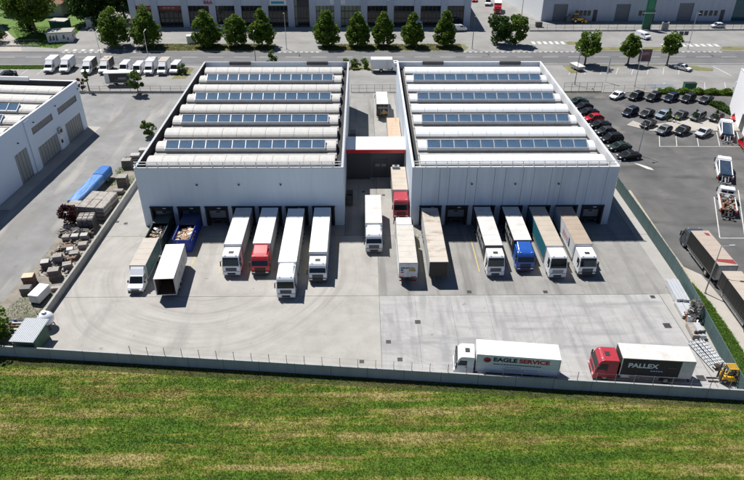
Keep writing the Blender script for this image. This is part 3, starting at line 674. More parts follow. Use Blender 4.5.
# ================================================================= trucks
TYR0 = None
def wheel(parent, x, y, r, wd, name='wheel'):
    mb = MB(); mb.cyl((x-wd/2,y,r),(x+wd/2,y,r),r,n=16); o = mb.build(name, TYRE, parent, .03, 1)
    sx = 1 if x > 0 else -1
    mb = MB(); mb.cyl((x+sx*(wd/2-.02),y,r),(x+sx*(wd/2+.015),y,r),r*.55,r*.5,n=14); mb.build('rim', RIM, o)
    return o
def cab(t, W, Lc, Ht, mat, brow=None, deflect=None, hatch=True, grille='dark', low=None, zf=.45):
    h = W/2
    def tx(v):
        x, y, z = v; k = 1-.045*max(0, z-1.5); return (x*k, y, z)
    def bld(mb, nm, m, par=t, bev=0):
        mb.v = [tx(v) for v in mb.v]; return mb.build(nm, m, par, bev)
    prof = [(.05,zf+.1),(0,1.0),(.0,1.55),(.04,1.72),(.34,Ht-.5),(.42,Ht-.3),(.62,Ht-.06),(.85,Ht),(Lc,Ht),(Lc,zf+.1)]
    mb = MB(); mb.prism(prof, -h, h, 'x'); body = bld(mb, 'cab', mat, t, .07)
    z0, z1 = 1.74, Ht-.6; y0, y1 = .04, .3
    def plate(yz0, yz1, w0, w1, off, thk, nm, m, par=body):
        (ya,za), (yb,zb) = yz0, yz1; dv = Vector((0, yb-ya, zb-za)).normalized(); nn = Vector((0, -dv.z, dv.y))
        if nn.y > 0: nn = -nn
        p = []
        for k in (off, off+thk):
            o = nn*k
            p.append([(-w0,ya+o.y,za+o.z),(w0,ya+o.y,za+o.z),(w1,yb+o.y,zb+o.z),(-w1,yb+o.y,zb+o.z)])
        return bld(MB().hexa(p[0]+p[1]), nm, m, par)
    plate((y0,z0),(y1,z1), h-.1, h-.12, .0, .02, 'windscreen', GLASSDK)
    if brow: plate((.3,Ht-.56),(.46,Ht-.24), h-.12, h-.12, .03, .1, 'sun_visor', brow)
    # lower front
    mb = MB()
    for k in range(4): mb.box(-.75,.75,-.035,.03,.98+k*.14,1.07+k*.14)
    g = bld(mb, 'grille', DARK if grille == 'dark' else GREYT, body)
    mb = MB(); mb.box(-h+.02,h-.02,-.1,.5,zf-.12,.93); bp = bld(mb, 'bumper', low or mat, t, .05)
    mb = MB(); mb.box(-.55,.55,-.12,-.08,zf-.05,.72); bld(mb, 'lower_grille', DARK, bp)
    for s in (-1, 1):
        mb = MB(); mb.box(s*(h-.3)-.2,s*(h-.3)+.2,-.125,-.06,.68,.88); bld(mb, 'headlight', LAMP, t)
        mb = MB(); mb.bar((s*h*.97,.32,Ht-.72),(s*(h+.2),.2,Ht-.75),.05); mb.box(s*(h+.2)-.07,s*(h+.2)+.07,.1,.24,Ht-1.5,Ht-.7); bld(mb, 'mirror', DARK, t)
        mb = MB(); x = s*h; e = s*.012
        P = [(.32,1.75),(.56,Ht-.55),(1.35,Ht-.55),(1.35,1.75)]; mb.prism(P, x-e*.5, x+e, 'x'); 
        dm = MB(); P2 = [(.16,.95),(.16,1.66),(1.42,1.66),(1.42,.95)]; dm.prism(P2, x-e*.5, x+e*.8, 'x'); dd = bld(dm, 'door', mat, t); bld(mb, 'window', GLASSDK, dd)
        hm = MB(); hm.box(min(x,x+e*3),max(x,x+e*3),1.15,1.35,1.5,1.56); bld(hm, 'handle', DARK, dd)
        sm = MB(); sm.box(x-.12,x+.02*s,.3,.9,.3,.42) if s > 0 else sm.box(x-.02,x+.12,.3,.9,.3,.42); bld(sm, 'step', DARK, t)
    if hatch: bld(MB().box(-.36,.36,1.1,1.62,Ht-.01,Ht+.05), 'roof_hatch', DARK, body)
    mb = MB(); mb.box(-h+.35,-h+.5,.62,.7,Ht-.1,Ht+.02); mb.box(h-.5,h-.35,.62,.7,Ht-.1,Ht+.02); bld(mb, 'marker_lamp', LAMP, body)
    if deflect:
        zt = deflect[0]; P = [(.75,Ht-.01),(1.2,Ht+.3*(zt-Ht)),(Lc-.35,zt-.02),(Lc-.2,zt),(Lc-.2,Ht-.01)]
        mb = MB(); mb.prism(P, -h+.18, h-.18, 'x'); dfl = bld(mb, 'roof_deflector', deflect[1], t, .06)
    return body
def cargo(t, W, y0, y1, z0, z1, roof, sl, sr, front, rear, kind='curtain', lettering=None):
    h = W/2
    r = MB(); r.hexa([(-h,y0,z1-.07),(h,y0,z1-.07),(h,y1,z1-.07),(-h,y1,z1-.07),(-h+.03,y0+.02,z1),(h-.03,y0+.02,z1),(h-.03,y1-.02,z1),(-h+.03,y1-.02,z1)])
    ro = r.build('cargo_roof', roof, t)
    mb = MB(); n = max(4, int((y1-y0)/1.25))
    for k in range(1, n): mb.box(-h+.06,h-.06,y0+(y1-y0)*k/n-.025,y0+(y1-y0)*k/n+.025,z1,z1+.012)
    mb.build('roof_bow', roof, ro)
    for s, m in ((-1, sl), (1, sr)):
        x = s*(h-.03)
        sd = MB().box(min(x,x-s*.05),max(x,x-s*.05),y0+.08,y1-.08,z0+.12,z1-.072).build('side_curtain' if kind == 'curtain' else 'side_panel', m, t)
        mb = MB(); k = 0; nn = max(3, int((y1-y0)/(.7 if kind == 'curtain' else 2.4)))
        for k in range(nn+1):
            yy = y0+.1+(y1-y0-.2)*k/nn; mb.box(min(x,x+s*.012),max(x,x+s*.012),yy-.02,yy+.02,z0+.05,z1-.1)
        mb.build('strap' if kind == 'curtain' else 'panel_rib', DARK if kind == 'curtain' else m, sd)
    mb = MB()
    for s in (-1, 1):
        for yy in (y0, y1-.09): mb.box(s*h-.045 if s > 0 else -h-.015, s*h+.015 if s > 0 else -h+.045, yy, yy+.09, z0, z1-.075)
        mb.box(s*h-.05 if s > 0 else -h-.01, s*h+.01 if s > 0 else -h+.05, y0+.092, y1-.092, z0, z0+.12)
    mb.build('cargo_frame', ALU if kind != 'curtain' else M('dark trailer frame', (.1,.1,.1), .5), t)
    MB().box(-h+.05,h-.05,y0,y0+.06,z0,z1-.075).build('headboard', front, t)
    for s in (-1, 1):
        d = MB().box(.012 if s > 0 else -h+.06, h-.06 if s > 0 else -.012, y1-.06,y1,z0+.1,z1-.1).build('rear_door', rear, t)
        MB().cyl((s*.35,y1+.02,z0+.1),(s*.35,y1+.02,z1-.15),.02,n=6).build('lock_bar', ALU, d)
    MB().box(-h+.06,h-.06,y0+.07,y1-.07,z0+.001,z0+.1).build('cargo_floor', CHASSIS, t)
    return h
def under(t, W, y0, y1, z0, axles, tyre=.5, guard=True):
    h = W/2; mb = MB()
    for x in (-.45, .45): mb.box(x-.06,x+.06,y0,y1-.1,z0-.28,z0-.002)
    for k in range(int((y1-y0)/1.3)): mb.box(-h+.1,h-.1,y0+.3+k*1.3,y0+.38+k*1.3,z0-.12,z0-.004)
    mb.box(-h+.1,h-.1,y1-.14,y1-.02,.45,.6); mb.box(-.5,-.42,y1-.14,y1-.04,.6,z0-.004); mb.box(.42,.5,y1-.14,y1-.04,.6,z0-.004)
    mb.build('chassis', CHASSIS, t)
    for s in (-1, 1): MB().box(s*(h-.35)-.18,s*(h-.35)+.18,y1-.02,y1+.02,.48,.58).build('tail_light', REDLAMP, t)
    for y in axles:
        for s in (-1, 1): wheel(t, s*(h-.22), y, tyre, .34)
        mb = MB(); mb.cyl((-h+.2,y,tyre),(h-.2,y,tyre),.07,n=8); mb.build('axle', CHASSIS, t)
    if guard and axles:
        ya = min(axles)-.8
        for s in (-1, 1):
            mb = MB(); x = s*(h-.08)
            mb.box(x-.02,x+.02,y0+1.2,ya,.55,.67); mb.box(x-.02,x+.02,y0+1.2,ya,.8,.9)
            for k in range(4): yy = y0+1.3+(ya-y0-1.5)*k/3; mb.box(x-.035,x-.021,yy,yy+.06,.5,z0-.005) if s > 0 else mb.box(x+.021,x+.035,yy,yy+.06,.5,z0-.005)
            mb.build('side_guard', GALV, t)
def truck(label, loc, rz, Lc, L, z1, cabm, roof, sl, sr, W=2.52, z0=1.05, Ht=3.15, front=None, rear=WHITE, kind='curtain', semi=False, name='box_truck', cat='truck', gap=.18, group=None, **kw):
    t = thing(name, label, cat, loc, rz, group)
    cab(t, W-.06, Lc, Ht, cabm, **kw)
    y0 = Lc+gap
    cargo(t, W, y0, y0+L, z0, z1, roof, sl, sr, front or SIDEW, rear, kind)
    for s in (-1, 1): wheel(t, s*(W/2-.24), 1.25, .5, .32)
    mb = MB(); mb.box(-.42,.42,.3,y0+1.2,.5,.75); mb.box(-W/2+.25,W/2-.25,Lc-.05,y0+.4,.62,.8); mb.build('subframe', CHASSIS, t)
    for s in (-1, 1): MB().cyl((s*.95,y0+.3,.72),(s*.95,y0+1.25,.72),.27,n=12).build('fuel_tank', ALU, t)
    if semi:
        under(t, W, y0, y0+L, z0, [y0+1.9]+[y0+L-4.6+k*1.32 for k in range(3)])
    else: under(t, W, y0, y0+L, z0, [y0+L-2.6] if L < 9 else [y0+L-3.3, y0+L-2.0])
    return t
GT = 'trucks backed up to the warehouse docks'
def side_text(t, s, y_start, z, txt, mat, size, W=2.52, sx=1., bold=.02):
    # reading direction when seen from that side
    if s < 0: m4 = frame((-W/2+.006, y_start, z), (0,-1,0), (0,0,1))
    else: m4 = frame((W/2-.006, y_start, z), (0,1,0), (0,0,1))
    return text(txt, t, mat, size, m4, 'lettering', .006, sx, bold)
REAR = 86.25
def bay(label, xc, yf, ytr, **kw):
    Lc = ytr-yf-.18
    return truck(label, (xc, yf, .035), 0, Lc, min(REAR-ytr, kw.pop('maxL', 13.6)), kw.pop('z1', 3.5), group=GT, **kw)
# left warehouse
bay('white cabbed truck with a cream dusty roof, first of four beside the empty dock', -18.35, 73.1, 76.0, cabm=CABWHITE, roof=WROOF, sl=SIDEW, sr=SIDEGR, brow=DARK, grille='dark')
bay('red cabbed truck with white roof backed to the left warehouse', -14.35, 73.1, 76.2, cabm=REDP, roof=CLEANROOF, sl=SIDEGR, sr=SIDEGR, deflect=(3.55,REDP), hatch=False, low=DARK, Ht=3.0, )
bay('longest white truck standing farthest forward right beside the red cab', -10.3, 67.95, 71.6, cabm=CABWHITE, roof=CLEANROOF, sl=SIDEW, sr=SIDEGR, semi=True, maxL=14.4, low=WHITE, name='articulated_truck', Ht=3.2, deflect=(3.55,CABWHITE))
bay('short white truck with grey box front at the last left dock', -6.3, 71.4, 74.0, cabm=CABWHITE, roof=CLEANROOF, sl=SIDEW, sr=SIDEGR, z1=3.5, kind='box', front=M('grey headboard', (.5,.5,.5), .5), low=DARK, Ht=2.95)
# right warehouse
tL = bay('white cabbed truck with black curtains, nearest the empty middle dock', 18.25, 72.7, 75.45, cabm=CABWHITE, roof=WROOF, sl=BLACKC, sr=BLACKC, front=DARK, brow=DARK)
tM = bay('blue cabbed truck with black curtains at the right warehouse', 22.6, 73.7, 76.75, cabm=BLUEP, roof=WROOF, sl=BLACKC, sr=BLACKC, front=DARK, deflect=(3.55,BLUEP), hatch=False, low=M('dark blue bumper', (.015,.02,.12), .4), Ht=3.0)
tN = bay('white cabbed truck with teal curtain sides and cream roof', 26.75, 72.2, 75.2, cabm=CABWHITE, roof=CREAM, sl=TEAL, sr=TEAL, brow=DARK, hatch=False, grille='light', Ht=3.35)
tO = bay('white truck with red lettering on its white side and tan roof', 30.95, 72.5, 75.65, cabm=CABWHITE, roof=M('tan weathered roof', (.36,.29,.225), .65, var=.09, sc=1.2, dirt=.5, dirtc=(.26,.2,.15), dsc=.6), sl=SIDEW, sr=SIDEW, kind='box', low=DARK, brow=DARK)
for tt in (tL, tM):
    for k in range(5):
        MB().box(-1.247,-1.236,4.0+k*1.1,4.75+k*1.1,1.9,2.55 if k % 2 else 2.8).build('curtain_print', GREYT, tt)
for k, (a, b, za, zb) in enumerate(((5.2,5.9,1.6,2.9),(6.1,6.5,1.7,2.6),(6.7,7.1,1.8,2.6),(7.3,7.7,1.8,2.6),(7.9,8.3,1.8,2.6),(8.5,8.9,1.8,2.5))):
    MB().prism([(a,za),(a+.25,zb),(b,zb),(b-.2,za)], -1.252, -1.236, 'x').build('red_lettering', REDT if k else NAVYT, tO)
# unhitched trailer at the first right dock
t = thing('parked_trailer', 'unhitched trailer with streaked cream roof and dark front at the first right dock', 'trailer', (10.15,71.4,.035), 0, GT)
STREAK = M('streaked cream roof', (.5,.45,.385), .6, var=.05, sc=.8, dirt=.95, dirtc=(.25,.185,.135), dsc=.75, stretch=(.45,.8,1))
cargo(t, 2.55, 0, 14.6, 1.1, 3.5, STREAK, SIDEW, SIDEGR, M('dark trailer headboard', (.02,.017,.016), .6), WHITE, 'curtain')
under(t, 2.55, .2, 14.6, 1.1, [10.2,11.5,12.8])
for s in (-1, 1):
    mb = MB(); mb.box(s*.8-.06,s*.8+.06,2.3,2.42,.05,1.0); mb.box(s*.8-.14,s*.8+.14,2.22,2.5,.0,.05); mb.build('landing_leg', CHASSIS, t)
# trucks in the alley
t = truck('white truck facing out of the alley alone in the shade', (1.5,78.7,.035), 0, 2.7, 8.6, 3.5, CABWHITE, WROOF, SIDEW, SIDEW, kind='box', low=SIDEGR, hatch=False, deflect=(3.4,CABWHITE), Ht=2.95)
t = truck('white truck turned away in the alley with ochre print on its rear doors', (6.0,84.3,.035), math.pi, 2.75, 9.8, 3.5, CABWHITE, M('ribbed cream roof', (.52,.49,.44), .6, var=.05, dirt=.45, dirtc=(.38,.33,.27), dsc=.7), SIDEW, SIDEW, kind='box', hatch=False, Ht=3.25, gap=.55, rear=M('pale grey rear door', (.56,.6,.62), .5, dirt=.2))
yb = 2.75+.55+9.8+.006
for a, b, za, zb, m in ((.05,1.0,2.55,2.75,NAVYT),(-.85,.05,2.55,2.75,GOLDT),(-1.0,-.1,2.1,2.5,GOLDT),(.65,1.0,2.2,2.42,NAVYT),(.6,1.0,1.85,2.05,REDT),(.55,1.1,1.2,1.3,REDT),(-1.1,-.4,1.2,1.3,REDT)):
    MB().box(a,b,yb-.01,yb+.004,za,zb).build('door_print', m, t)
t = truck('red cabbed truck with tan trailer roof queued under the alley canopy', (5.95,88.3,.035), 0, 3.0, 8.3, 3.5, REDM, CREAM, SIDEGR, SIDEGR, hatch=False, Ht=3.3, deflect=(3.55,REDM), gap=.6)
mb = MB(); mb.box(-1.0,.2,3.6+7.4,3.6+8.2,3.515,3.95); g = mb.build('cooling_unit', GREYT, t, .05); MB().cyl((-.4,11.4,3.95),(-.4,11.4,3.99),.28,n=14).build('fan', DARK, g)
t = truck('cream roofed dark truck with printed rear doors in the back alley', (4.05,139.8,.035), math.pi, 2.2, 7.5, 3.5, CABWHITE, WROOF, M('dark brown side', (.06,.05,.045), .5), M('dark brown side', (.06,.05,.045), .5), rear=M('dark rear door', (.04,.035,.035), .5), kind='box', Ht=2.7)
yb = 2.2+.18+7.5
for k in range(6): MB().box(.85-k*.34-.26,.85-k*.34,yb,yb+.008,2.5,2.85).build('lettering', GREYT, t)
MB().prism([(-1.15,1.7),(-.2,2.3),(.3,1.35),(-1.15,1.35)], yb, yb+.01, 'y').build('door_print', M('orange ochre print', (.42,.25,.06), .6), t)
t = thing('parked_trailer', 'open trailer with rust stained wooden roof behind the canopy', 'trailer', (5.95,110.2,.035))
cargo(t, 2.5, 0, 12.4, 1.05, 3.4, M('rust streaked roof', (.48,.36,.26), .7, var=.1, sc=1.5, stretch=(3,.2,1), dirt=.9, dirtc=(.4,.18,.09), dsc=.5), SIDEGR, SIDEGR, SIDEGR, SIDEGR, 'box'); under(t, 2.5, .2, 12.4, 1.05, [8.6,9.9])
t = truck('white truck parked crosswise behind the alley beside the road hedge', (9.6,162.2,.02), math.pi/2, 2.0, 5.4, 3.4, CABWHITE, CLEANROOF, SIDEW, SIDEW, kind='box', Ht=2.5)
# small box van by the green container and white box trailer
t = thing('box_van', 'white cabbed small truck with dusty cream box and teal sides by the left wall', 'truck', (-30.45,69.0,.035))
def vancab(t, W, Lc, Ht, mat):
    h = W/2
    def tx(v):
        x, y, z = v; return (x*(1-.12*max(0, z-1.2)), y, z)
    def bld(mb, nm, m, par=t, bev=0): mb.v = [tx(v) for v in mb.v]; return mb.build(nm, m, par, bev)
    P = [(.04,.4),(0,.75),(.1,1.05),(.75,1.3),(1.45,Ht-.05),(1.6,Ht),(Lc,Ht),(Lc,.4)]
    b = bld(MB().prism(P, -h, h, 'x'), 'cab', mat, t, .06)
    dv = Vector((0,.7,Ht-1.35)).normalized(); nn = Vector((0,-dv.z,dv.y)); p = []
    for k in (0,.02):
        o = nn*k; p.append([(-h+.1,.8+o.y,1.33+o.z),(h-.1,.8+o.y,1.33+o.z),(h-.1,1.4+o.y,Ht-.1+o.z),(-h+.1,1.4+o.y,Ht-.1+o.z)])
    bld(MB().hexa(p[0]+p[1]), 'windscreen', GLASSDK, b)
    bld(MB().box(-h+.02,h-.02,-.06,.3,.3,.62), 'bumper', DARK, t, .04); bld(MB().box(-.5,.5,-.03,.06,.68,.9), 'grille', DARK, b)
    for s in (-1, 1):
        bld(MB().box(s*(h-.25)-.15,s*(h-.25)+.15,-.03,.1,.72,.95), 'headlight', LAMP, t)
        x = s*h; e = s*.015
        dd = bld(MB().box(min(x-e,x+e),max(x-e,x+e),.95,Lc-.1,.6,1.3), 'door', mat, t); bld(MB().prism([(1.05,1.34),(1.5,Ht-.12),(Lc-.1,Ht-.12),(Lc-.1,1.34)], x-e, x+e, 'x'), 'window', GLASSDK, dd)
        bld(MB().box(s*(h+.15)-.09,s*(h+.15)+.09,1.0,1.15,1.3,1.65), 'mirror', DARK, t)
    return b
vancab(t, 2.0, 2.3, 2.15, CABWHITE)
mb = MB(); mb.hexa([(-.95,1.55,2.14),(.95,1.55,2.14),(.95,2.4,2.14),(-.95,2.4,2.14),(-.85,2.15,2.75),(.85,2.15,2.75),(.85,2.42,2.95),(-.85,2.42,2.95)]); mb.build('roof_deflector', CABWHITE, t)
cargo(t, 2.2, 2.5, 9.4, .85, 3.1, M('dusty cream box roof', (.43,.385,.33), .65, var=.06, dirt=.35, dirtc=(.33,.28,.23)), SIDEW, GREENC, SIDEW, WHITE, 'box'); under(t, 2.2, 2.5, 9.4, .85, [7.6], .38, False)
for s in (-1, 1): wheel(t, s*.82, .95, .38, .24)
t = thing('box_trailer', 'clean white box trailer with its dark open end facing the yard', 'trailer', (-25.95,67.9,.035), rad(3.2))
mb = MB(); mb.box(-1.3,1.3,0,8.2,3.42,3.5); mb.build('cargo_roof', CLEANROOF, t)
MB().box(-1.3,-1.22,0,8.2,.9,3.418).build('side_panel', SIDEW, t); MB().box(1.22,1.3,0,8.2,.9,3.418).build('side_panel', SIDEGR, t)
MB().box(-1.218,1.218,8.1,8.2,.9,3.418).build('headboard', SIDEW, t); MB().box(-1.218,1.218,0,8.098,.9,1.0).build('cargo_floor', M('brown cargo floor', (.1,.06,.04), .8, var=.3), t)
for k in range(2): MB().box(-1.21,-1.19,.2+k*3.9,3.9+k*3.9,1.1,3.2).build('inner_lining', M('brown inner lining', (.14,.09,.06), .8, var=.2), t); MB().box(1.19,1.21,.2+k*3.9,3.9+k*3.9,1.1,3.2).build('inner_lining', MATS['brown inner lining'], t)
for s in (-1, 1):
    d = MB().box(s*1.32-.02,s*1.32+.02,.02,1.2,.95,3.38).build('rear_door', SIDEGR, t); MB().cyl((s*1.36,.9,1),(s*1.36,.9,3.3),.02,n=6).build('lock_bar', ALU, d)
MB().box(-1.33,1.33,-.06,.0,.86,.96).build('sill', ALU, t)
under(t, 2.55, .1, 8.1, .9, [2.2,3.5], .42, False)
for k in range(3): MB().box(1.301,1.306,2.5+k*1.6,3.6+k*1.6,1.7,2.5).build('side_print', GREYT, t)
# open containers with waste at the first two docks
def container(name, label, x, y0, y1, wd, h, mat, dark):
    t = thing(name, label, 'container', (x, y0, .035)); L = y1-y0; c = wd/2
    MB().box(-c,c,0,L,.15,.28).build('floor', mat, t)
    for s in (-1, 1):
        sd = MB().box(s*c-.05 if s > 0 else -c,s*c if s > 0 else -c+.05,.05,L,.28,h).build('side_wall', mat, t)
        mb = MB(); n = 9
        for k in range(n): yy = .25+k*(L-.5)/(n-1); mb.box(s*c if s > 0 else -c-.07,s*c+.07 if s > 0 else -c,yy-.05,yy+.05,.28,h-.1)
        mb.box(s*c-.06 if s > 0 else -c-.05,s*c+.05 if s > 0 else -c+.06,.0,L,h,h+.09); mb.build('rib', mat, sd)
    MB().box(-c+.05,c-.05,0,.07,.28,h-.05).build('end_gate', mat, t); MB().box(-c+.05,c-.05,L-.07,L,.28,h).build('end_wall', mat, t)
    MB().box(-c,c,4.0,L,h+.091,h+.2).build('cover_plate', dark, t)
    for s in (-1, 1): MB().cyl((s*.6,.35,.1),(s*.8,.35,.1),.12,n=10).build('roller', CHASSIS, t)
    return t
container('open_container', 'dark green open container with waste, nearest the left wall', -30.6, 79.5, 86.1, 2.4, 2.3, GREEND, GREEND)
container('open_container', 'deep blue open container with cardboard waste at the second dock', -26.5, 79.1, 86.1, 2.5, 2.3, BLUED, M('dark blue cover', (.015,.03,.1), .5))
def pile(name, label, x0, x1, y0, y1, z, n, mats, szx, seed):
    r = random.Random(seed); mb = MB()
    for k in range(n):
        c = Vector((r.uniform(x0,x1), r.uniform(y0,y1), z+r.uniform(-.3,.25))); s = r.uniform(*szx)
        rot = Matrix.Rotation(r.uniform(0,6), 3, 'Z') @ Matrix.Rotation(r.uniform(-.7,.7), 3, 'X') @ Matrix.Rotation(r.uniform(-.5,.5), 3, 'Y')
        hx, hy, hz = s*r.uniform(.5,1), s*r.uniform(.4,.9), s*r.uniform(.1,.45)
        mb.m = r.randrange(len(mats))
        mb.hexa([c+rot @ Vector((sx*hx/2, sy*hy/2, sz*hz/2)) for sz in (-1,1) for sx, sy in ((-1,-1),(1,-1),(1,1),(-1,1))])
    mb.m = 0; mb.box(x0-.1,x1+.1,y0-.1,y1+.1,z-.7,z-.25)
    return tag(mb.build(name, mats), label, 'waste', kind='stuff')
CARD = M('cardboard', (.42,.27,.16), .85, var=.2); CARDL = M('pale cardboard', (.6,.47,.33), .85, var=.15); PAPER = M('waste paper', (.6,.6,.58), .8, var=.1)
pile('waste_heap', 'mixed grey and brown waste lying in the dark green container', -31.6,-29.6,79.8,83.4,1.75,150,[M('grey waste', (.2,.19,.18), .85, var=.3),CARD,PAPER,DARK], (.25,.7), 3)
pile('waste_heap', 'tan cardboard waste lying in the deep blue container', -27.6,-25.4,79.4,83.0,1.75,130,[CARDL,CARD,PAPER,CARDL], (.3,.9), 4)
# trucks along the near wall
te = truck('white truck lettered EAGLE SERVICE parked along the front wall', (10.35,54.75,.035), rad(-90)-.115, 2.15, 9.2, 3.6, CABWHITE, CLEANROOF, SIDEW, M('clean white lettered side', (.74,.77,.79), .45, var=.02), kind='box', W=2.55, Ht=2.95, low=WHITE)
# which local side faces the camera: front points to -X, so the near side (-Y world) is local -x... found below by test
def near_side(t):
    m = Matrix.Rotation(t.rotation_euler.z, 3, 'Z'); return 1 if (m @ Vector((1,0,0))).y < 0 else -1
s = near_side(te); y0 = 2.33
def lt(t, s, along, z, txt, mat, size, sx=1., bold=.03, W=2.55):
    # along = distance from the cargo front, text runs front -> rear on the near side (front is on the left)
    r = (0,1,0); m4 = frame((s*(W/2-.012), along, z), r, (0,0,1))
    return text(txt, t, mat, size, m4, 'lettering', .012, sx, bold)
lt(te, s, y0+1.85, 2.6, 'EAGLE', NAVYT, .76, 1.2, .03); lt(te, s, y0+4.7, 2.6, 'SERVICE', REDT, .76, 1.2, .03)
mb = MB(); xa = s*(2.55/2-.014); xb = xa+s*.026
mb.prism([(y0+1.2+.42*math.cos(a), 2.87+.36*math.sin(a)) for a in [k*math.pi/10 for k in range(20)]], xa, xb, 'x'); lg = mb.build('emblem', REDT, te)
mb = MB(); xc = xb+s*.006; mb.prism([(y0+.85,2.6),(y0+1.2,2.95),(y0+1.62,3.02),(y0+1.35,2.8),(y0+1.55,2.62),(y0+1.15,2.72)], xb, xc, 'x'); mb.build('emblem_wing', NAVYT, lg)
r_ = random.Random(2)
for z, a, b, m in ((2.3,1.9,7.1,NAVYT),(1.94,3.0,5.0,GREYT),(1.7,2.9,6.9,GREYT),(1.5,3.2,5.2,GREYT)):
    mb = MB(); q = y0+a
    while q < y0+b:
        k = r_.uniform(.12,.3); mb.box(min(xa,xb),max(xa,xb),q,q+k,z,z+(.1 if m is NAVYT else .07)); q += k+.07
    mb.build('small_print', m, te)
tp = truck('red cabbed truck lettered PALLEX with black side by the front wall corner', (26.0,53.95,.035), rad(-90)-.09, 2.5, 7.9, 3.6, REDM, WROOF, BLACKC, BLACKC, kind='box', W=2.55, Ht=3.0, low=REDM, front=DARK)
s = near_side(tp); y0 = 2.68; xa = s*(2.55/2-.014); xb = xa+s*.026
lt(tp, s, y0+.75, 2.15, 'PALLEX', WHITET, .86, 1.12, .03)
mb = MB(); q = 0
for k in range(5): mb.box(min(xa,xb),max(xa,xb),y0+3.3+k*.28,y0+3.5+k*.28,1.85,2.0)
mb.build('small_print', M('pale blue print', (.4,.5,.65), .6), tp)
mb = MB()
for k in range(3): mb.box(min(xa,xb),max(xa,xb),y0+5.1+k*.3,y0+5.32+k*.3,2.45,2.55)
mb.build('small_print', M('dim red print', (.3,.1,.1), .6), tp)
MB().box(min(xa,xb),max(xa,xb),y0+6.45,y0+7.85,1.15,3.5).build('rear_side_panel', M('pale beige panel', (.6,.58,.52), .6), tp)
# curtain trucks in the east car park
REDST = M('tan roof with red stains', (.4,.335,.28), .65, var=.06)
def redpatch(t, poly, z):
    MB().prism(poly, z, z+.012, 'z').build('red_tarp_patch', M('dull red patch', (.25,.035,.03), .7, var=.2), t)
t = truck('grey cabbed truck with black curtains and red patched tan roof beside the green fence', (48.9,81.4,.008), math.pi, 2.1, 8.9, 3.5, M('slate cab paint', (.045,.06,.08), .35, coat=.3), REDST, BLACKC, BLACKC, rear=SIDEGR, hatch=False, Ht=2.9, W=2.6)
redpatch(t, [(-1.2,9.8),(1.0,9.6),(1.1,10.2),(-.3,10.6),(-1.2,10.9)], 3.515); redpatch(t, [(-.9,3.0),(-.3,2.9),(-.4,3.6),(-.9,3.7)], 3.515)
t = thing('parked_trailer', 'black curtain trailer with plain tan roof at the right edge by the lawn', 'trailer', (48.7,69.0,.008), math.pi-.03)
cargo(t, 2.6, 0, 13.2, 1.1, 3.5, CREAM, BLACKC, BLACKC, SIDEGR, SIDEGR, 'curtain'); under(t, 2.6, .2, 13.2, 1.1, [8.5,9.8,11.1])
for s in (-1, 1): MB().box(s*.8-.06,s*.8+.06,2.3,2.42,.0,1.0).build('landing_leg', CHASSIS, t)
# billboard trailer with a dark screen in the north car park
t = thing('advertising_trailer', 'white trailer with a large dark panel on its side in the north car park', 'trailer', (-58.4,152.2,.02), rad(3))
MB().box(-3.2,3.2,-.9,.9,.7,.85).build('floor', CHASSIS, t); MB().box(-3.4,3.4,-1.1,1.1,3.2,3.32).build('cargo_roof', CLEANROOF, t)
MB().box(-3.3,3.3,-.9,.9,.852,3.198).build('body', SIDEW, t)
pn = MB().box(-2.2,2.5,-.95,-.902,.95,3.05).build('side_screen', BLACKC, t)
for k in range(5): MB().box(-.1+k*.38,.18+k*.38,-.97,-.95,1.7,2.15).build('panel_print', GREYT, pn)
MB().box(-.9,1.7,-.97,-.95,1.5,1.56).build('panel_print', GREYT, pn)
for x in (-1.2,1.2):
    for s in (-1, 1):
        o = MB().cyl((x,s*.8-.1,.36),(x,s*.8+.1,.36),.36,n=14).build('wheel', TYRE, t); MB().cyl((x,s*.9,.36),(x,s*.92,.36),.2,n=10).build('rim', RIM, o)
MB().bar((-3.2,0,.75),(-4.3,0,.5),.12).build('drawbar', GALV, t)
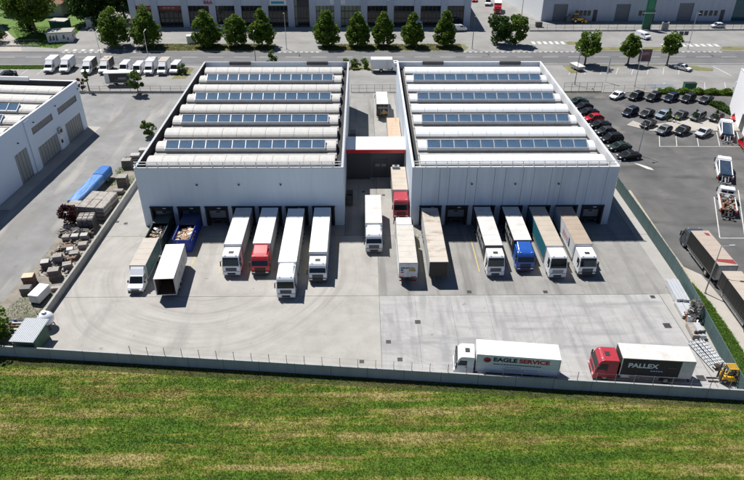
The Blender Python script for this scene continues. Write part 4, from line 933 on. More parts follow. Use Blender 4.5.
# white vans and box vans parked nose out along the north car park
GV = 'white vans parked in a row in the north car park'
def boxvan(label, x, y, rz, roof, right, z1=3.0):
    t = thing('box_van', label, 'van', (x,y,.02), rz, GV); vancab(t, 2.0, 2.3, 2.1, CABWHITE)
    MB().hexa([(-.9,1.5,2.1),(.9,1.5,2.1),(.95,2.4,2.1),(-.95,2.4,2.1),(-.8,2.1,2.6),(.8,2.1,2.6),(.9,2.42,2.9),(-.9,2.42,2.9)]).build('roof_deflector', CABWHITE, t)
    cargo(t, 2.2, 2.5, 6.4, .8, z1, roof, SIDEW, right, SIDEW, WHITE, 'box'); under(t, 2.2, 2.5, 6.4, .8, [5.2], .36, False)
    for s in (-1, 1): wheel(t, s*.82, .95, .36, .24)
    return t
def panelvan(label, x, y, rz, mat=None, group=GV, L=5.4, H=2.35):
    mat = mat or CABWHITE
    t = thing('panel_van', label, 'van', (x,y,.02), rz, group); h = 1.0
    def tx(v): return (v[0]*(1-.1*max(0, v[2]-1.1)), v[1], v[2])
    def bld(mb, nm, m, par=t, bev=0): mb.v = [tx(v) for v in mb.v]; return mb.build(nm, m, par, bev)
    P = [(.04,.35),(0,.7),(.12,1.0),(.75,1.2),(1.55,H-.12),(1.9,H),(L-.15,H),(L,H-.3),(L,.35)]
    b = bld(MB().prism(P, -h, h, 'x'), 'body', mat, t, .08)
    dv = Vector((0,.75,H-1.35)).normalized(); nn = Vector((0,-dv.z,dv.y)); p = []
    for k in (.0,.02):
        o = nn*k; p.append([(-h+.12,.82+o.y,1.27+o.z),(h-.12,.82+o.y,1.27+o.z),(h-.16,1.5+o.y,H-.2+o.z),(-h+.16,1.5+o.y,H-.2+o.z)])
    bld(MB().hexa(p[0]+p[1]), 'windscreen', GLASSDK, b)
    bld(MB().box(-h+.03,h-.03,-.06,.25,.28,.6), 'bumper', DARK, t, .04)
    for s in (-1, 1):
        bld(MB().box(s*.72-.16,s*.72+.16,-.02,.1,.68,.9), 'headlight', LAMP, t)
        x_ = s*h; e = s*.012
        bld(MB().prism([(1.0,1.28),(1.6,H-.35),(2.3,H-.35),(2.3,1.28)], x_-e, x_+e, 'x'), 'window', GLASSDK, t)
        bld(MB().box(s*1.13-.08,s*1.13+.08,.95,1.1,1.2,1.45), 'mirror', DARK, t)
        bld(MB().box(s*.85-.06,s*.85+.06,L-.02,L+.02,.8,1.4), 'tail_light', REDLAMP, t)
        wheel(t, s*.85, .95, .34, .22); wheel(t, s*.85, L-1.1, .34, .22)
    return t
boxvan('white box van, leftmost of the row, beside the grass strip', -79.2, 160.2, .02, CLEANROOF, SIDEW)
boxvan('white box van close beside the leftmost box van', -75.3, 160.2, .02, CLEANROOF, SIDEW)
boxvan('white box van with dark right side and clean roof, third in the row', -69.4, 159, .0, WROOF, BLACKC)
boxvan('box van with cream roof and dark side, fourth in the row', -65.2, 159.3, .0, CREAM, BLACKC)
panelvan('white panel van partly hidden behind the dark panelled trailer', -60.3, 159.6, 0)
panelvan('white panel van between the dark panelled trailer and the two light box vans', -56.7, 158.7, 0)
boxvan('white box van with grey roof, left of the cream one near the row end', -53.7, 158.6, 0, M('pale grey roof', (.6,.62,.63), .5), SIDEW)
boxvan('white box van with cream roof second from the right end of the row', -50.4, 158.6, 0, CREAM, SIDEW)
panelvan('white panel van at the right end of the row beside the bush', -47.6, 159.4, -.06)
# ================================================================= cars
def carmesh(L, H, style):
    lower = [(0,.32),(-.0,.55),(.12,.72),(1.0,.9),(L-.25,.98),(L-.02,.9),(L,.5),(L-.05,.3)]
    if style == 'sedan': gh = [(1.05,.88),(1.85,H-.06),(2.3,H),(3.0,H-.02),(3.75,.96)]
    elif style == 'suv': gh = [(.95,.9),(1.6,H-.06),(2.0,H),(L-.7,H-.04),(L-.15,1.0)]
    else: gh = [(.95,.88),(1.65,H-.06),(2.05,H),(L-1.0,H-.05),(L-.2,1.0)]
    return lower, gh
PROTO = {}
def car_proto(style, L, H, W=1.8):
    t = bpy.data.objects.new('parked_car', None); h = W/2
    lower, gh = carmesh(L, H, style)
    def tz(k0):
        def tx(v):
            x, y, z = v; k = 1-.34*max(0, z-.9)/(H-.0)*1.2
            e = 1-.10*max(0, 1-min(y, L-y)/.7)**2
            return (x*k*e, y, z)
        return tx
    tx = tz(0)
    def bld(mb, nm, m, par=t, bev=0): mb.v = [tx(v) for v in mb.v]; return mb.build(nm, m, par, bev, 2, False)
    def loft(poly, hh):
        mb = MB(); n = len(poly); xs = [-hh, -hh*.5, hh*.5, hh]
        mb.prism(poly, -hh, hh, 'x'); return mb
    CP = M('car paint', (.02,.02,.022), .28, var=.05, coat=.6)
    b = bld(loft(lower, h), 'body', CP, t, .09)
    g = bld(loft(gh, h-.04), 'glasshouse', GLASSDK, t, .05)
    n = len(gh); top = [p for p in gh if p[1] > H-.1]
    ra = top[0][0]; rb = top[-1][0]
    bld(MB().hexa([(-h+.03,ra-.02,H-.07),(h-.03,ra-.02,H-.07),(h-.03,rb+.08,H-.09),(-h+.03,rb+.08,H-.09),(-h+.07,ra+.1,H+.03),(h-.07,ra+.1,H+.03),(h-.07,rb,H+.0),(-h+.07,rb,H+.0)]), 'roof', CP, t)
    for s in (-1, 1):
        for (ya,za), (yb,zb) in ((gh[0],gh[1]),(gh[-2],gh[-1])): bld(MB().bar((s*(h-.05),ya,za),(s*(h-.05),yb,zb),.08,.08), 'window_pillar', CP, t)
        bld(MB().bar((s*(h-.03),(ra+rb)/2+.1,.92),(s*(h-.03),(ra+rb)/2+.05,H-.05),.08,.08), 'window_pillar', CP, t)
    for s in (-1, 1):
        bld(MB().box(s*(h-.3)-.2,s*(h-.3)+.2,-.01,.25,.6,.74), 'headlight', LAMP, t); bld(MB().box(s*(h-.3)-.18,s*(h-.3)+.18,L-.1,L+.015,.68,.86), 'tail_light', REDLAMP, t)
        bld(MB().box(s*(h+.1)-.08,s*(h+.1)+.08,1.25,1.4,.92,1.05), 'mirror', DARK, t)
        for yy in (.85, L-.85): wheel(t, s*(h-.1), yy, .32, .21)
    bld(MB().box(-.5,.5,-.03,.06,.38,.55), 'grille', DARK, b)
    return t
def car(style, label, x, y, rz, col, z=.006, group=None):
    L, H = {'sedan': (4.5,1.43), 'suv': (4.5,1.65), 'hatch': (4.1,1.48)}[style]
    if style not in PROTO:
        p = car_proto(style, L, H); COL.objects.link(p); PROTO[style] = p; t = p
    else: t = copy_tree(PROTO[style])
    ang = rz; c, s = math.cos(ang), math.sin(ang)
    t.location = (x+s*L/2, y-c*L/2, z); t.rotation_euler = (0,0,rz)   # centre of the car at x, y
    tag(t, label, 'car', group)
    paint = M('car paint '+str(col), col, .4, var=.04, coat=.1)
    for ch in t.children:
        if ch.name.split('.')[0] in ('body','roof','window_pillar'): setmat(ch, paint)
    return t
BLK = (.012,.012,.014); NVY = (.012,.018,.04); GRY = (.12,.13,.14); SLV = (.45,.47,.49); LBL = (.2,.27,.34); CRD = (.42,.01,.02); WHT = (.8,.8,.8); DGR = (.035,.037,.04); GRN = (.02,.04,.03)
GC = 'cars parked along the warehouse east side'
for i, (x, y, st, c, lb) in enumerate(((48.6,139,'sedan',GRN,'dark green car at the far end of the column beside the right warehouse'),(48.9,135.8,'hatch',BLK,'black hatchback second from the far end of the column beside the right warehouse'),
    (49.0,132.6,'sedan',BLK,'black saloon just beyond the red car beside the right warehouse'),(49.2,129.2,'hatch',CRD,'red car in the column of dark cars beside the right warehouse'),
    (49.4,125.7,'sedan',BLK,'black saloon just in front of the red car beside the right warehouse'),(49.5,122.2,'hatch',DGR,'charcoal hatchback with pale bonnet glints midway down the column beside the right warehouse'),
    (49.6,118.6,'suv',BLK,'black tall car third from the near end of the column beside the right warehouse'),(49.8,114.6,'sedan',GRN,'dark green grey saloon second from the near end of the column beside the right warehouse'),
    (50.2,110.6,'sedan',BLK,'black saloon nearest the camera in the column beside the right warehouse'))):
    car(st, lb, x, y, rad(-78), c, group=GC)
GR1 = 'cars parked in the east car park rows'
A_ = rad(-52)
for x, y, st, c, lb, dz in ((58.8,142.9,'sedan',WHT,'white coupe at the left end of the back row under the grey railing',0),(62.9,142.3,'suv',BLK,'black tall car next to the white coupe in the back row',0),
    (66.7,141.7,'suv',BLK,'black tall car third in the back row by the fence',0),(70.6,141.2,'suv',NVY,'dark blue tall car in the middle of the back row by the hedge',0),(74.4,140.8,'suv',BLK,'black tall car second from the right end of the back row',0),(78.2,140.2,'sedan',DGR,'charcoal saloon at the right end of the back row by the hedge',0),
    (58.2,132.6,'suv',NVY,'dark blue tall car at the left end of the second row',0),(61.5,131.8,'hatch',DGR,'charcoal hatchback second in the second row',0),(64.9,131.2,'sedan',LBL,'pale blue saloon behind a small conical tree',0),
    (68.3,130.6,'hatch',DGR,'charcoal hatchback beside the person in a yellow vest',0),(71.8,129.9,'suv',GRY,'grey tall car on the paved island in the second row',.1),(75.5,129.3,'hatch',DGR,'charcoal hatchback at the right end of the second row behind a small tree',.1),
    (59.6,125.9,'hatch',BLK,'black hatchback at the left tip of the front row',0),(61.6,122.6,'hatch',GRY,'grey hatchback second in the front row on the island edge',.1),(65.2,122.3,'hatch',BLK,'black hatchback third in the front row next to the silver car',.1),(69.2,121.4,'sedan',SLV,'silver saloon at the right end of the front row',.1),
    (80.3,129.6,'hatch',CRD,'red car in front of the tall white building',0)):
    car(st, lb, x, y, A_, c, .008+dz, group=GR1)
car('hatch', 'white hatchback parked by the roadside tree in the north car park', 82.6, 163.2, rad(40), WHT, .01)
car('hatch', 'pale blue white car parked in front of the industrial hall', 111, 204.6, rad(-88), (.6,.66,.7), .01)
car('hatch', 'white small car half hidden behind a linden by the shop fronts', -42.8, 203.8-1.6, rad(90), WHT, .01)
car('sedan', 'dark car at the left edge of the north car park', -88.5, 158.5, rad(-60), BLK, .01)
panelvan('white van driving away from the pedestrian crossing near the hall fence', 84.0, 190.5, rad(25), None, None, 4.6, 1.9)
panelvan('white van parked at the right end of the shop fronts', 31.8, 201.2, rad(97), None, None, 4.8, 2.0)
panelvan('white van standing upright against the shop window behind a linden', 17.4, 203.5-2.6, rad(3), None, None, 4.8, 2.2)
t = truck('red truck parked nose out beside the retail block end', (44.9,221.5,.01), rad(-10), 1.9, 5.2, 3.2, REDP, CLEANROOF, REDP, REDP, kind='box', front=REDP, Ht=2.5, W=2.4, name='box_truck')
panelvan('white van parked behind the red truck', 43.5, 232.5, rad(-10), None, None)
car('hatch', 'red car parked behind the red truck at the top edge', 40, 240.5, rad(-10), CRD, .01)
panelvan('red van at the right edge beside the white recovery truck', 75.2, 117.2, rad(170), REDP, None, 5.2, 2.3)
# ================================================================= walls and fences
def wall_run(name, label, pts, h, wd, plen, mat, posts=None, postlabel=None):
    t = thing(name, label, 'wall', (0,0,0))
    for a, b in zip(pts, pts[1:]):
        a = Vector((*a,0)); b = Vector((*b,0)); L = (b-a).length; d = (b-a)/L; n = max(1, round(L/plen)); q = Vector((-d.y,d.x,0))*wd/2
        for k in range(n):
            p0 = a+d*(L*k/n+.02); p1 = a+d*(L*(k+1)/n-.02); hh = h+rng.uniform(-.012,.012)
            MB().hexa([p0-q,p1-q,p1+q,p0+q]+[v+Vector((0,0,hh)) for v in (p0-q,p1-q,p1+q,p0+q)]).build('wall_panel', mat, t)
        mb = MB(); r = wd/2-.03; q2 = q.normalized()*r
        mb.hexa([a-q2,b-q2,b+q2,a+q2]+[v+Vector((0,0,h-.05)) for v in (a-q2,b-q2,b+q2,a+q2)]); mb.build('wall_core', CHASSIS, t)
    return t
FGW = M('weathered grey fence steel', (.2,.2,.2), .6, .2)
NW = M('boundary wall concrete', (.36,.37,.37), .85, var=.08, sc=1.2, bmp=.2, dirt=.45, dirtc=(.22,.22,.21), stretch=(1,1,.3))
t = wall_run('boundary_wall', 'long low grey concrete wall between the field and the truck yard', [(-78,wall_y(-78)),(-41,wall_y(-41)),(41.7,wall_y(41.7))], 1.5, .2, 4.1, NW)
x = -27.; p0 = None
while x < 41:
    if p0 is None:
        mb = MB(); mb.box(-.025,.025,-.025,.025,1.45,2.7); p0 = mb.build('fence_post', FGW, t); p = p0
    else: p = inst(p0, t)
    p.location = (x, wall_y(x)+.02, 0); x += 2.02
mb = MB()
for z in (1.95,2.6): mb.bar((-27,wall_y(-27)+.02,z),(41,wall_y(41)+.02,z),.008)
mb.build('fence_wire', FGW, t)
WW = M('west wall concrete', (.33,.32,.295), .85, var=.12, sc=1.5, bmp=.3, dirt=.5, dirtc=(.18,.17,.15))
wall_run('side_wall', 'low grey concrete wall along the west side of the yard beside the pallets', [(-40.75,60.5),(-40.15,75),(-39.55,99),(-39.45,113)], 1.15, .32, 5.5, WW)
SCR = M('dark green fence screen', (.055,.095,.095), .75, var=.12, sc=1.2, stretch=(1,1,.2)); FPO = M('green fence post', (.1,.16,.15), .5)
t = thing('screen_fence', 'tall dark green screen fence along the east side of the yard', 'fence')
gp = [(43.9,98.8),(43.85,84),(43.75,74.5),(43.45,69),(42.55,60),(41.65,50.2)]
for a, b in zip(gp, gp[1:]):
    a = Vector((*a,0)); b = Vector((*b,0)); L = (b-a).length; n = max(1, round(L/2.5)); d = (b-a)/n; q = Vector((-d.y,d.x,0)).normalized()*.03
    for k in range(n):
        p = a+d*k+d*.02; r = a+d*(k+1)-d*.02; h = 2.05+rng.uniform(-.02,.02)
        MB().hexa([p-q*.6,r-q*.6,r+q*.6,p+q*.6]+[v+Vector((0,0,h)) for v in (p-q*.6,r-q*.6,r+q*.6,p+q*.6)]).build('screen_panel', SCR, t)
        MB().cyl(a+d*k, a+d*k+Vector((0,0,2.2)), .045, n=6).build('fence_post', FPO, t)
    for z in (2.08,): MB().bar(a+Vector((0,0,z)), b+Vector((0,0,z)), .05).build('top_rail', FPO, t)
# low fence running east from the yard corner, behind the lawn
def railing(name, label, pts, h, step, mat, cat='fence', base=0, mid=(.5,), bw=.06):
    t = thing(name, label, cat)
    if base:
        mb = MB()
        for a, b in zip(pts, pts[1:]): mb.bar((*a,base/2),(*b,base/2),.22,base)
        mb.build('base_wall', CONC, t)
    for a, b in zip(pts, pts[1:]):
        a = Vector((*a,0)); b = Vector((*b,0)); L = (b-a).length; n = max(1, round(L/step))
        for k in range(n+1): p = a+(b-a)*k/n; MB().box(p.x-bw/2,p.x+bw/2,p.y-bw/2,p.y+bw/2,base+.002,h).build('fence_post', mat, t)
        for m in mid+(1.,): MB().bar(a+Vector((0,0,base+(h-base)*m-.03)), b+Vector((0,0,base+(h-base)*m-.03)), .04).build('rail', mat, t)
        n2 = int(L/.3)
        if step < 4:
            mb = MB()
            for k in range(n2): p = a+(b-a)*(k+.5)/n2; mb.box(p.x-.008,p.x+.008,p.y-.008,p.y+.008,base,h-.05)
            mb.build('mesh_wire', mat, t)
    return t
FG = M('dark grey fence metal', (.07,.07,.07), .5); FL = M('light grey fence metal', (.3,.3,.3), .5)
railing('low_fence', 'low grey fence along the field from the yard corner under the lawn', [(42,49.5),(70,46.8)], 1.3, 2.5, FPO, base=.3)
railing('fence', 'dark grey frame railing behind the white coupe', [(47.4,146.9),(56.4,146.9)], 2.3, 1.9, FG, base=.25)
railing('fence', 'thin pale mesh fence between the grey railing and the hedge', [(56.9,146.9),(69,146.9)], 1.7, 2.2, FL)
railing('fence', 'mesh fence on a low wall along the back of the west lane', [(-78,146.7),(-35.6,146.7)], 1.7, 2.3, FG, base=.5)
railing('fence', 'mesh fence across the back of the alley', [(-2.8,146.7),(8.2,146.7)], 1.9, 2.0, FG, base=.2)
railing('fence', 'dark mesh fence on a low wall in front of the industrial hall', [(51,200.4),(86,200.7),(150,202.5)], 2., 2.6, FG, base=.35)
railing('fence', 'grey park fence beside the white hut', [(-108,184.6),(-91.5,184.8)], 1.8, 2.2, FG, base=.3)
t = thing('gate_pillar', 'pale gate pillar in the fence of the industrial hall', 'pillar', (92.6,201,0)); MB().box(-.9,-.5,-.2,.2,0,2.6).build('post', CONCL, t); MB().box(.9,1.3,-.2,.2,0,2.6).build('post', CONCL, t); MB().box(-.5,.9,-.05,.05,.2,2.3).build('gate_leaf', FL, t)
# hedges: clipped masses of leaf faces
def leaves(mb_pts, n, size, seed, ups=.3):
    r = np.random.RandomState(seed); P = mb_pts(r, n)
    nn = r.normal(size=(n,3)); nn[:,2] = np.abs(nn[:,2])+ups; nn /= np.linalg.norm(nn,axis=1)[:,None]
    a = np.cross(nn, r.normal(size=(n,3))); a /= np.linalg.norm(a,axis=1)[:,None]; b = np.cross(nn, a)
    s = size*r.uniform(.6,1.25,(n,1)); e = r.uniform(.55,.9,(n,1))
    V = np.stack([P-a*s*.5, P-b*s*.5*e-a*s*.05, P+a*s*.55, P+b*s*.5*e-a*s*.05],1).reshape(-1,3)
    F = np.arange(4*n).reshape(n,4)
    return V, F
def npmesh(name, V, F, mat, parent=None):
    me = bpy.data.meshes.new(name); nv = len(V); nf = len(F); k = F.shape[1]
    me.vertices.add(nv); me.vertices.foreach_set('co', np.ascontiguousarray(V, dtype=np.float32).ravel())
    me.loops.add(nf*k); me.loops.foreach_set('vertex_index', np.ascontiguousarray(F, dtype=np.int32).ravel())
    me.polygons.add(nf); me.polygons.foreach_set('loop_start', np.arange(nf, dtype=np.int32)*k)
    me.update(calc_edges=True); me.materials.append(mat)
    o = bpy.data.objects.new(name, me); COL.objects.link(o)
    if parent: o.parent = parent
    return o
def crownmesh(seed, h, r0, kind, n, size, nc=55):
    R_ = np.random.RandomState(seed); C = []
    while len(C) < nc:
        t = R_.uniform(0,1)
        if kind == 'linden': e = (np.sin(np.pi*min(1,(t*.93+.09))**.62))**.8*(1-.28*t)
        elif kind == 'cone': e = 1.05*(1-t)**.8+.03
        else: e = np.sqrt(max(0,1-(2*t-1)**2))*.95+.08
        rho = np.sqrt(R_.uniform(.12,1))
        an = R_.uniform(0,2*np.pi)
        if R_.uniform() < min(1, e*1.1): C.append((r0*e*rho*np.cos(an)*.86, r0*e*rho*np.sin(an)*.86, h*(.04+.9*t)))
    C = np.array(C); cs = r0*R_.uniform(.2,.36,nc)*(.8 if nc > 80 else 1.)
    def pts(r, n):
        i = r.randint(0,nc,n); d = r.normal(size=(n,3)); d /= np.linalg.norm(d,axis=1)[:,None]
        return C[i]+d*cs[i][:,None]*r.uniform(.45,1.05,(n,1))**.5*np.array([1,1,.85])
    return leaves(pts, n, size, seed+1)
CROWN = {}
def tree(label, x, y, H, tr, r0, kind='linden', mat=None, n=6500, size=.55, seed=1, name='street_tree', cat='tree', group=None, var=None, nc=55):
    t = thing(name, label, cat, (x,y,0), rng.uniform(0,6.28), group)
    mat = mat or LEAF; key = (kind, n, size, round(H-tr,1), r0, var if var is not None else seed)
    V = CROWN.get(key)
    if V is None:
        V, F = crownmesh(seed, H-tr, r0, kind, n, size, nc); V = V+np.array([0,0,tr]); o = npmesh('crown', V, F, mat, t); CROWN[key] = o
    else: o = inst(V, t, (0,0,0)); setmat(o, mat)
    mb = MB(); k = max(.08, H*.022); mb.cyl((0,0,-.05),(0,0,tr+.3*(H-tr)),k*1.2,k*.7,8); mb.cyl((0,0,tr+.3*(H-tr)),(.1,.1,tr+.75*(H-tr)),k*.7,k*.2,6)
    for i in range(6):
        a = i*1.05+rng.uniform(0,.5); z = tr+(H-tr)*rng.uniform(.02,.4); mb.cyl((0,0,z),(r0*.6*math.cos(a),r0*.6*math.sin(a),z+(H-tr)*.22),k*.4,k*.1,5)
    mb.build('trunk', BARK, t); return t
GL = 'linden trees along the far side of the road'
near = ['beside the side road by the white hut','second from the left, before the red sign boards','behind the small white cabinet','left one of the pair before the dark shop windows','touching its left neighbour left of the entrance','right of the glazed entrance','second right of the glazed entrance','third right of the glazed entrance','just left of the white van at the shop window','nearest the right end of the shop fronts']
for i, (x, H, r) in enumerate(((-69.8,11.6,4.3),(-60.8,11.4,4.3),(-44,10.6,3.9),(-35.9,10.2,3.6),(-28.5,10.6,3.6),(-10.2,10.4,3.6),(-1.5,9.8,3.4),(5.9,9.6,3.3),(14.2,9.6,3.2),(23.2,10.2,3.2))):
    tree('green conical linden tree '+near[i], x, 184.3, H*1.04, 1.0, r*1.14, 'linden', LEAF, 9000, .52, 11+i, nc=95, group=GL, var=None)
tree('dense round dark tree, left one of the pair by the driveway', 38.6, 186.2, 8.6, .6, 3.6, 'round', LEAFD, 4200, .55, 21, nc=45)
tree('dense upright tree, right one of the pair by the driveway', 43.8, 185.8, 8.8, .6, 3.0, 'round', LEAF, 4200, .55, 22, nc=45)
tree('yellow green bush behind the pair of trees by the driveway', 41.8, 190, 5.6, .3, 1.8, 'round', LEAFY, 1500, .45, 23, name='bush', cat='bush')
tree('open crowned roadside tree, largest, left of the brown billboard', 58.4, 167.3, 9.4, 2.2, 3.4, 'round', LEAF, 4600, .55, 31, nc=46, group='trees beside the car park road edge')
tree('slender roadside tree just left of the brown billboard', 69.9, 167.6, 9, 2.4, 2.8, 'linden', LEAF, 3600, .55, 32, nc=44, group='trees beside the car park road edge')
tree('small roadside tree beside the parked white hatchback', 80.4, 167.8, 8.2, 2.6, 2.6, 'round', LEAF, 3300, .55, 33, nc=42, group='trees beside the car park road edge')
# park trees at the top left
GP = 'big trees in the park at upper left'
tree('large park tree with a visible trunk left of the white hut', -98.2, 198, 16.5, 3.6, 7.2, 'round', LEAF, 7500, .75, 41, 'park_tree', group=GP, nc=70)
for i, (x, y, H, r, lb) in enumerate(((-86,211,15,7,'large dark park tree behind the white hut'),(-76.5,214,14.5,6.5,'large dark tree at the corner of the retail block'),(-114,226,17,8,'dark park tree behind the red roof on the far left'),
    (-94,228,16,7.5,'dark tree at the top edge right of the red roof'),(-118,207,14,6,'dark park tree at the left edge above the path'),(-80,232,15,7,'dark tree at the top edge left of the retail block'))):
    tree(lb, x, y, H, 1.5, r, 'round', LEAFD, 6000, .8, 50+i%3, 'park_tree', group=GP, nc=60)
for i, (x, y, H, r, lb) in enumerate(((-106,188.5,5,3.4,'dark bush at the left edge by the park path'),(-103,203,4.5,3.,'dark bush behind the lawn at the far left'),(-80.5,203.5,4.2,2.6,'dark bush beside the small white shed'))):
    tree(lb, x, y, H, .2, r, 'round', LEAFD, 1800, .5, 60+i, 'bush', 'bush', nc=30)
tree('small green tree growing in the west lane fence beside the dark panelled trailer', -52.3, 145.6, 5.6, .9, 2.0, 'round', LEAFY, 1700, .42, 71, 'small_tree', nc=26)
tree('thin young tree with a short crown at the factory corner', -64.3, 147.4, 6., 2.2, .7, 'cone', LEAF, 500, .4, 72, 'small_tree', nc=16)
tree('purple leaved shrub at the corner of the factory', -66.2, 148.2, 3.4, .4, 1.1, 'round', LEAFR, 500, .35, 73, 'shrub', 'shrub', nc=14)
tree('small bush by the west side of the warehouse roof', -43.2, 121.5, 3.6, .3, 1.5, 'round', LEAFY, 1200, .38, 74, 'bush', 'bush', nc=20)
tree('purple leaved shrub among the pallet stacks', -46.0, 87.2, 3.4, .3, 1.7, 'round', LEAFR, 1300, .34, 75, 'shrub', 'shrub', nc=24)
tree('dense green bush at the left edge by the green shed', -44.6, 59.6, 5., .3, 2.5, 'round', LEAF, 2600, .36, 76, 'bush', 'bush', nc=34)
tree('small green bush behind the left warehouse roof by the road', -23.6, 166.2, 4.4, .2, 1.9, 'cone', LEAFY, 900, .42, 77, 'bush', 'bush', nc=18)
tree('bush with dry grass at the right end of the white van row', -45.4, 160.5, 2.4, .2, 1.5, 'round', LEAFY, 700, .36, 78, 'bush', 'bush', nc=16)
for i, (x, y, lb) in enumerate(((65.1,129.2,'left of the yellow vest'),(70.6,128.6,'between two grey cars'),(74.8,128.3,'in front of the rightmost second row car'))):
    tree('small dark conical tree on the paved island, '+lb, x, y, 3.2, .3, .62, 'cone', LEAFD, 420, .26, 80, 'small_tree', group='young trees on the paved island', var='isl', nc=14)
for i, (x, y, lb) in enumerate(((-4.6,164.6,'leftmost'),(-2.2,164.5,'second'),(.4,164.7,'nearest the crosswise white truck'))):
    tree('round green bush behind the alley, '+lb+' of the three', x, y, 2.4, .1, 1.4, 'round', LEAF, 800, .36, 84, 'bush', 'bush', 'bushes behind the alley', var='alb', nc=18)
tree('bare grey shrub leaning on the green fence above the scrap', 42.0, 63.6, 3.0, .2, 1.0, 'round', LEAFP, 420, .3, 88, 'shrub', 'shrub', nc=16)
def hedge(label, a, b, wd, h, mat, n, seed):
    t = thing('hedge', label, 'hedge'); a = np.array(a); b = np.array(b); d = b-a; q = np.array([-d[1],d[0]])/np.linalg.norm(d)
    def pts(r, n):
        s = r.uniform(0,1,n); k = r.uniform(-1,1,n); z = r.uniform(.02,1,n)**.6*(1-.35*np.abs(k)**3)*h*(.8+.25*np.sin(s*np.linalg.norm(d)*1.9+seed)+.1*r.normal(size=n)*.3)
        xy = a+d*s[:,None]+q*(k*wd/2)[:,None]; return np.column_stack([xy, z])
    V, F = leaves(pts, n, .4, seed); npmesh('foliage', V, F, mat, t)
    mb = MB(); L = np.linalg.norm(d); m = int(L/1.2)
    for k in range(m): p = a+d*(k+.5)/m; mb.cyl((p[0],p[1],0),(p[0],p[1],h*.6),.05,.02,5)
    mb.build('stem', BARK, t)
hedge('long clipped green hedge behind the back row of dark cars', (69.8,146.2), (88.5,145.0), 2.2, 1.3, LEAF, 5200, 91)
hedge('low flowering hedge beside the white building at right', (79.2,139.2), (81.5,131.2), 2.6, 1.1, LEAFD, 2600, 92)
hedge('dark green hedge at the foot of the white building', (88.2,147.3), (93.5,146), 2.4, 1.4, LEAFD, 1600, 93)
# grass
def tufts(name, label, inside, x0, x1, y0, y1, n, hmin, hmax, wd, mat, z, seed, blades=3):
    r = np.random.RandomState(seed); P = np.column_stack([r.uniform(x0,x1,n), r.uniform(y0,y1,n)]); P = P[inside(P[:,0],P[:,1])]; n = len(P)
    an = r.uniform(0,2*np.pi,(n,blades)); h = r.uniform(hmin,hmax,(n,blades)); ln = r.uniform(.5,1.6,(n,blades))*h
    ox = P[:,0,None]+r.normal(0,.05,(n,blades)); oy = P[:,1,None]+r.normal(0,.05,(n,blades)); c, s = np.cos(an), np.sin(an); w2 = wd*r.uniform(.6,1.3,(n,blades))/2
    zz = np.full_like(ox, z)
    A = np.stack([ox-s*w2, oy+c*w2, zz],-1); B = np.stack([ox+s*w2, oy-c*w2, zz],-1); T = np.stack([ox+c*ln, oy+s*ln, zz+h],-1)
    V = np.stack([A,B,T],2).reshape(-1,3); F = np.arange(len(V)).reshape(-1,3)
    o = npmesh(name, V, F, mat); return tag(o, label, 'grass', kind='stuff')
tufts('field_grass', 'mown green and straw coloured grass of the field below the wall', lambda x, y: y < 53.5-.0935*x-.15, -52, 52, 31, 58.4, 170000, .03, .13, .09, BLADES, -.03, 5)
tufts('ditch_grass', 'thin dull grass growing at the foot of the front wall', lambda x, y: (y < 53.5-.0935*x-.15) & (y > 53.5-.0935*x-1.5), -52, 44, 47, 58.4, 16000, .05, .2, .06, GRASSY, -.03, 6)
def inpoly(poly):
    def f(x, y):
        r = np.zeros(len(x), bool); n = len(poly)
        for i in range(n):
            (xi, yi), (xj, yj) = poly[i], poly[i-1]
            c = ((yi > y) != (yj > y)) & (x < (xj-xi)*(y-yi)/(yj-yi+1e-12)+xi); r ^= c
        return r
    return f
tufts('lawn_grass', 'bright green grass on the lawn strip beside the green fence', inpoly(green_tri), 41, 46, 48, 71, 14000, .08, .25, .07, GRASSG, .01, 7)
tufts('verge_grass', 'yellow dry grass along the east foot of the green fence', inpoly([(44.2,66),(44.2,98),(45.3,98),(45.2,80),(45.2,66)]), 43, 47, 64, 99, 2600, .06, .25, .08, GRASSY, .01, 8)
tufts('weeds', 'patchy weeds in the gravel beside the pallets', inpoly([(-47.5,63),(-41.6,63),(-41.5,70),(-45.6,69)]), -48, -41, 62, 71, 2600, .03, .12, .06, GRASSG, .0, 9)
tufts('weeds', 'green weeds around the blue tarpaulin trailer', lambda x, y: (np.sin(x*2.1)+np.cos(y*1.3) > .5), -45.5, -40, 90, 112, 2600, .06, .22, .08, GRASSG, .0, 10)
tufts('verge_grass', 'mixed grass under the lindens across the road', lambda x, y: ((x < -25) | (x > -11.5)), -62, 28, 179.9, 186.6, 11000, .08, .3, .14, GRASSY, .01, 12)
tufts('verge_grass', 'green grass strip along the road left of the white vans', lambda x, y: x > -300, -110, -80, 164.4, 167, 5000, .1, .35, .14, GRASSG, .01, 13)
tufts('verge_grass', 'dry grass strip along the right part of the road', lambda x, y: (y > 180) | (y < 168), 57, 110, 166, 183.5, 5000, .06, .25, .14, GRASSY, .01, 14) if False else None
tufts('lawn_grass', 'sunlit lawn in the park around the white hut', inpoly([(-97.5,186),(-86,182.6),(-84.8,188),(-87,205),(-109,206)]), -130, -84, 182, 208, 12000, .08, .25, .16, GRASSG, .0, 15)
